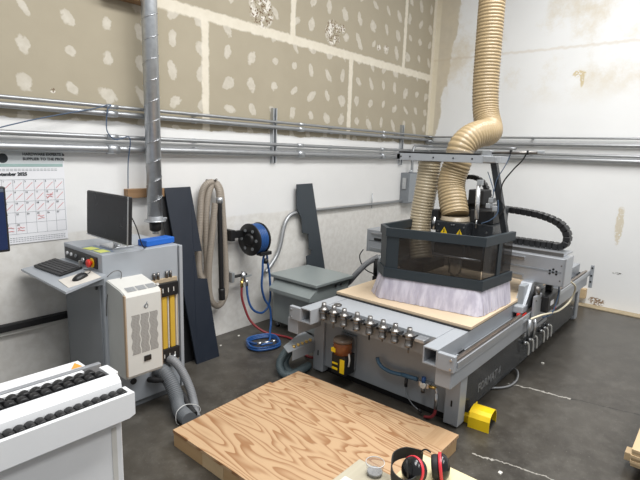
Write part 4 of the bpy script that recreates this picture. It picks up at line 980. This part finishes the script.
t = thing('plastic_cup', (1.535, .955, .756), 'small clear plastic cup on the plywood offcut', 'cup')
MB().lathe((1.53, .962, .756), (0, 0, 1), [(0, .005), (0, .031), (.002, .033), (.052, .0375), (.054, .039), (.055, .0375), (.052, .036), (.004, .031), (.003, .005)], 28, ring=True).build('cup_wall', clear, t)
MB().lathe((1.53, .962, .7595), (0, 0, 1), [(0, .029), (.012, .031)], 24).build('contents', mat('grey_scraps', (.26, .26, .265), .5, var=.5, scale=60, bump=.6), t)
MB().lathe((1.53, .962, .809), (0, 0, 1), [(0, .0375), (.002, .0395), (.004, .0375), (.002, .0368)], 28, ring=True).build('rim', mat('frosted_rim', (.62, .63, .64), .3), t)

t = thing('ear_defenders', (1.66, .83, .774), 'black ear defenders with red rings on the cream pine board', 'ear defenders')
def cup(c, ax, nm='ear_cup'):
    ax = V(ax).normalized()
    q = MB().lathe(V(c)-ax*.035, ax, [(0, .010), (.003, .026), (.010, .040), (.020, .048), (.029, .051), (.040, .048)], 28).build(nm, mat('glossy_black_shell', (.010, .010, .011), .18), t)
    MB().lathe(V(c)+ax*.009, ax, [(0, .046), (.004, .046), (.018, .047), (.026, .043), (.028, .028)], 24).build('ear_cushion', rubber, q)
    MB().lathe(V(c)-ax*.006, ax, [(0, .049), (0, .0535), (.003, .0545), (.011, .0545), (.013, .0525), (.013, .049)], 28, ring=True).build('red_band', pinkred, q)
    return q
tc = V((-.62, -.50, .60)); aa = V((.65, -.76, 0))
cup((1.572, .812, .826), tuple(aa-tc*.75)); cup((1.672, .742, .824), tuple(-aa-tc*.30))
MB().ribbon([(1.715, .845, .80), (1.708, .872, .80), (1.687, .914, .80), (1.631, .932, .80), (1.575, .912, .80), (1.515, .868, .80), (1.497, .82, .80), (1.51, .79, .805), (1.54, .78, .81)], (0, 0, .050), .004, 8).build('headband', rubber, t)
MB().tube([(1.668, .79, .868), (1.68, .815, .862), (1.70, .84, .838), (1.71, .85, .815)], .0035, 8, 6).build('wire_fork', black, t)
MB().tube([(1.55, .83, .872), (1.53, .82, .878), (1.515, .805, .85), (1.515, .80, .82)], .0035, 8, 6).build('wire_fork', black, t)

# ------------------------------------------------------------------ lumber stack, right edge
ordn = ['bottom', 'second', 'third', 'fourth', 'fifth', 'topmost']
for k in range(6):
    z0 = .116+k*.0205; dx = (.008, 0, .006, -.004, .004, 0)[k]
    lab = '%s pale board of the stack at the right edge' % ordn[k] if k in (0, 5) else '%s pale board from the bottom of the stack at the right edge' % ordn[k]
    o = MB().box(3.49+dx, 5.2, -.9, .276-dx*.5, z0, z0+.0195, .002).build('lumber_board', pine); tag(o, lab, 'board', 'lumber stacked at the right edge')
for (x, lab) in ((3.70, 'pale batten sticking out under the board stack, the one in view'), (4.9, 'pale batten under the far end of the board stack')):
    o = MB().box(x-.045, x+.045, -.85, .325, .058, .114, .003).build('lumber_batten', pine); tag(o, lab, 'batten', 'battens under the lumber')
for y in (-.7, .05):
    o = MB().box(3.6, 5.1, y-.045, y+.045, 0, .056, .003).build('skid', brownwood)
    tag(o, 'dark wooden skid on the floor under the battens, %s one' % ('outer' if y < 0 else 'inner'), 'skid', 'skids under the lumber')

# litter on the floor
lm = mat('white_chip', (.7, .68, .62), .6)
for (x, y, s, lab) in ((3.349, 3.98, .014, 'white chip on the floor near the wall under the valve'), (3.037, 3.90, .012, 'white chip on the floor right of the navy panel'), (5.04, 1.25, .02, 'pale chip on the floor beside the router side panel'), (3.0, .92, .018, 'pale splinter on the floor near the yellow pedal')):
    o = MB().prism([(x-s, y-s*.5, 0), (x+s*.8, y-s*.7, 0), (x+s, y+s*.5, 0), (x-s*.4, y+s*.7, 0)], (0, 0, s*.5)).build('floor_chip', lm); tag(o, lab, 'debris', 'chips on the floor')

# ------------------------------------------------------------------ light
def area(nm, loc, sx, sy, power, col, rot=(0, 0, 0)):
    l = bpy.data.lights.new(nm, 'AREA'); l.shape = 'RECTANGLE'; l.size = sx; l.size_y = sy; l.energy = power; l.color = col
    o = bpy.data.objects.new(nm, l); COL.objects.link(o); o.location = loc; o.rotation_euler = [math.radians(a) for a in rot]; return o
area('ceiling_strip_lamp', (1.2, 1.0, 5.4), 3.0, 1.2, 185, (1.0, .995, .985))
area('ceiling_strip_lamp', (4.6, 1.0, 5.4), 3.0, 1.2, 185, (1.0, .995, .985))
area('ceiling_strip_lamp', (3.0, -2.0, 5.4), 4.0, 1.2, 185, (1.0, 1.0, .99))
W = bpy.data.worlds.new('hall_ambience'); S.world = W; W.use_nodes = True
W.node_tree.nodes['Background'].inputs[0].default_value = (.93, .96, 1.0, 1); W.node_tree.nodes['Background'].inputs[1].default_value = .40

# ------------------------------------------------------------------ camera
cam = bpy.data.cameras.new('camera'); co = bpy.data.objects.new('camera', cam); COL.objects.link(co)
yaw, pitch, roll = .703010892, .180158977, .0332230211
f = V((math.cos(yaw)*math.cos(pitch), math.sin(yaw)*math.cos(pitch), -math.sin(pitch))); r = V((math.sin(yaw), -math.cos(yaw), 0)); u = r.cross(f)
r2 = r*math.cos(roll)+u*math.sin(roll); u2 = u*math.cos(roll)-r*math.sin(roll)
Mc = Matrix((r2, u2, -f)).transposed().to_4x4(); Mc.translation = V((0, 0, 2.05)); co.matrix_world = Mc
cam.sensor_fit = 'HORIZONTAL'; cam.sensor_width = 36; cam.lens = 36*485.778/640; cam.clip_start = .02
S.camera = co
S.view_settings.view_transform = 'Standard'; S.view_settings.look = 'None'; S.view_settings.gamma = 1.0; S.view_settings.use_curve_mapping = False
S.view_settings.exposure = 0.0
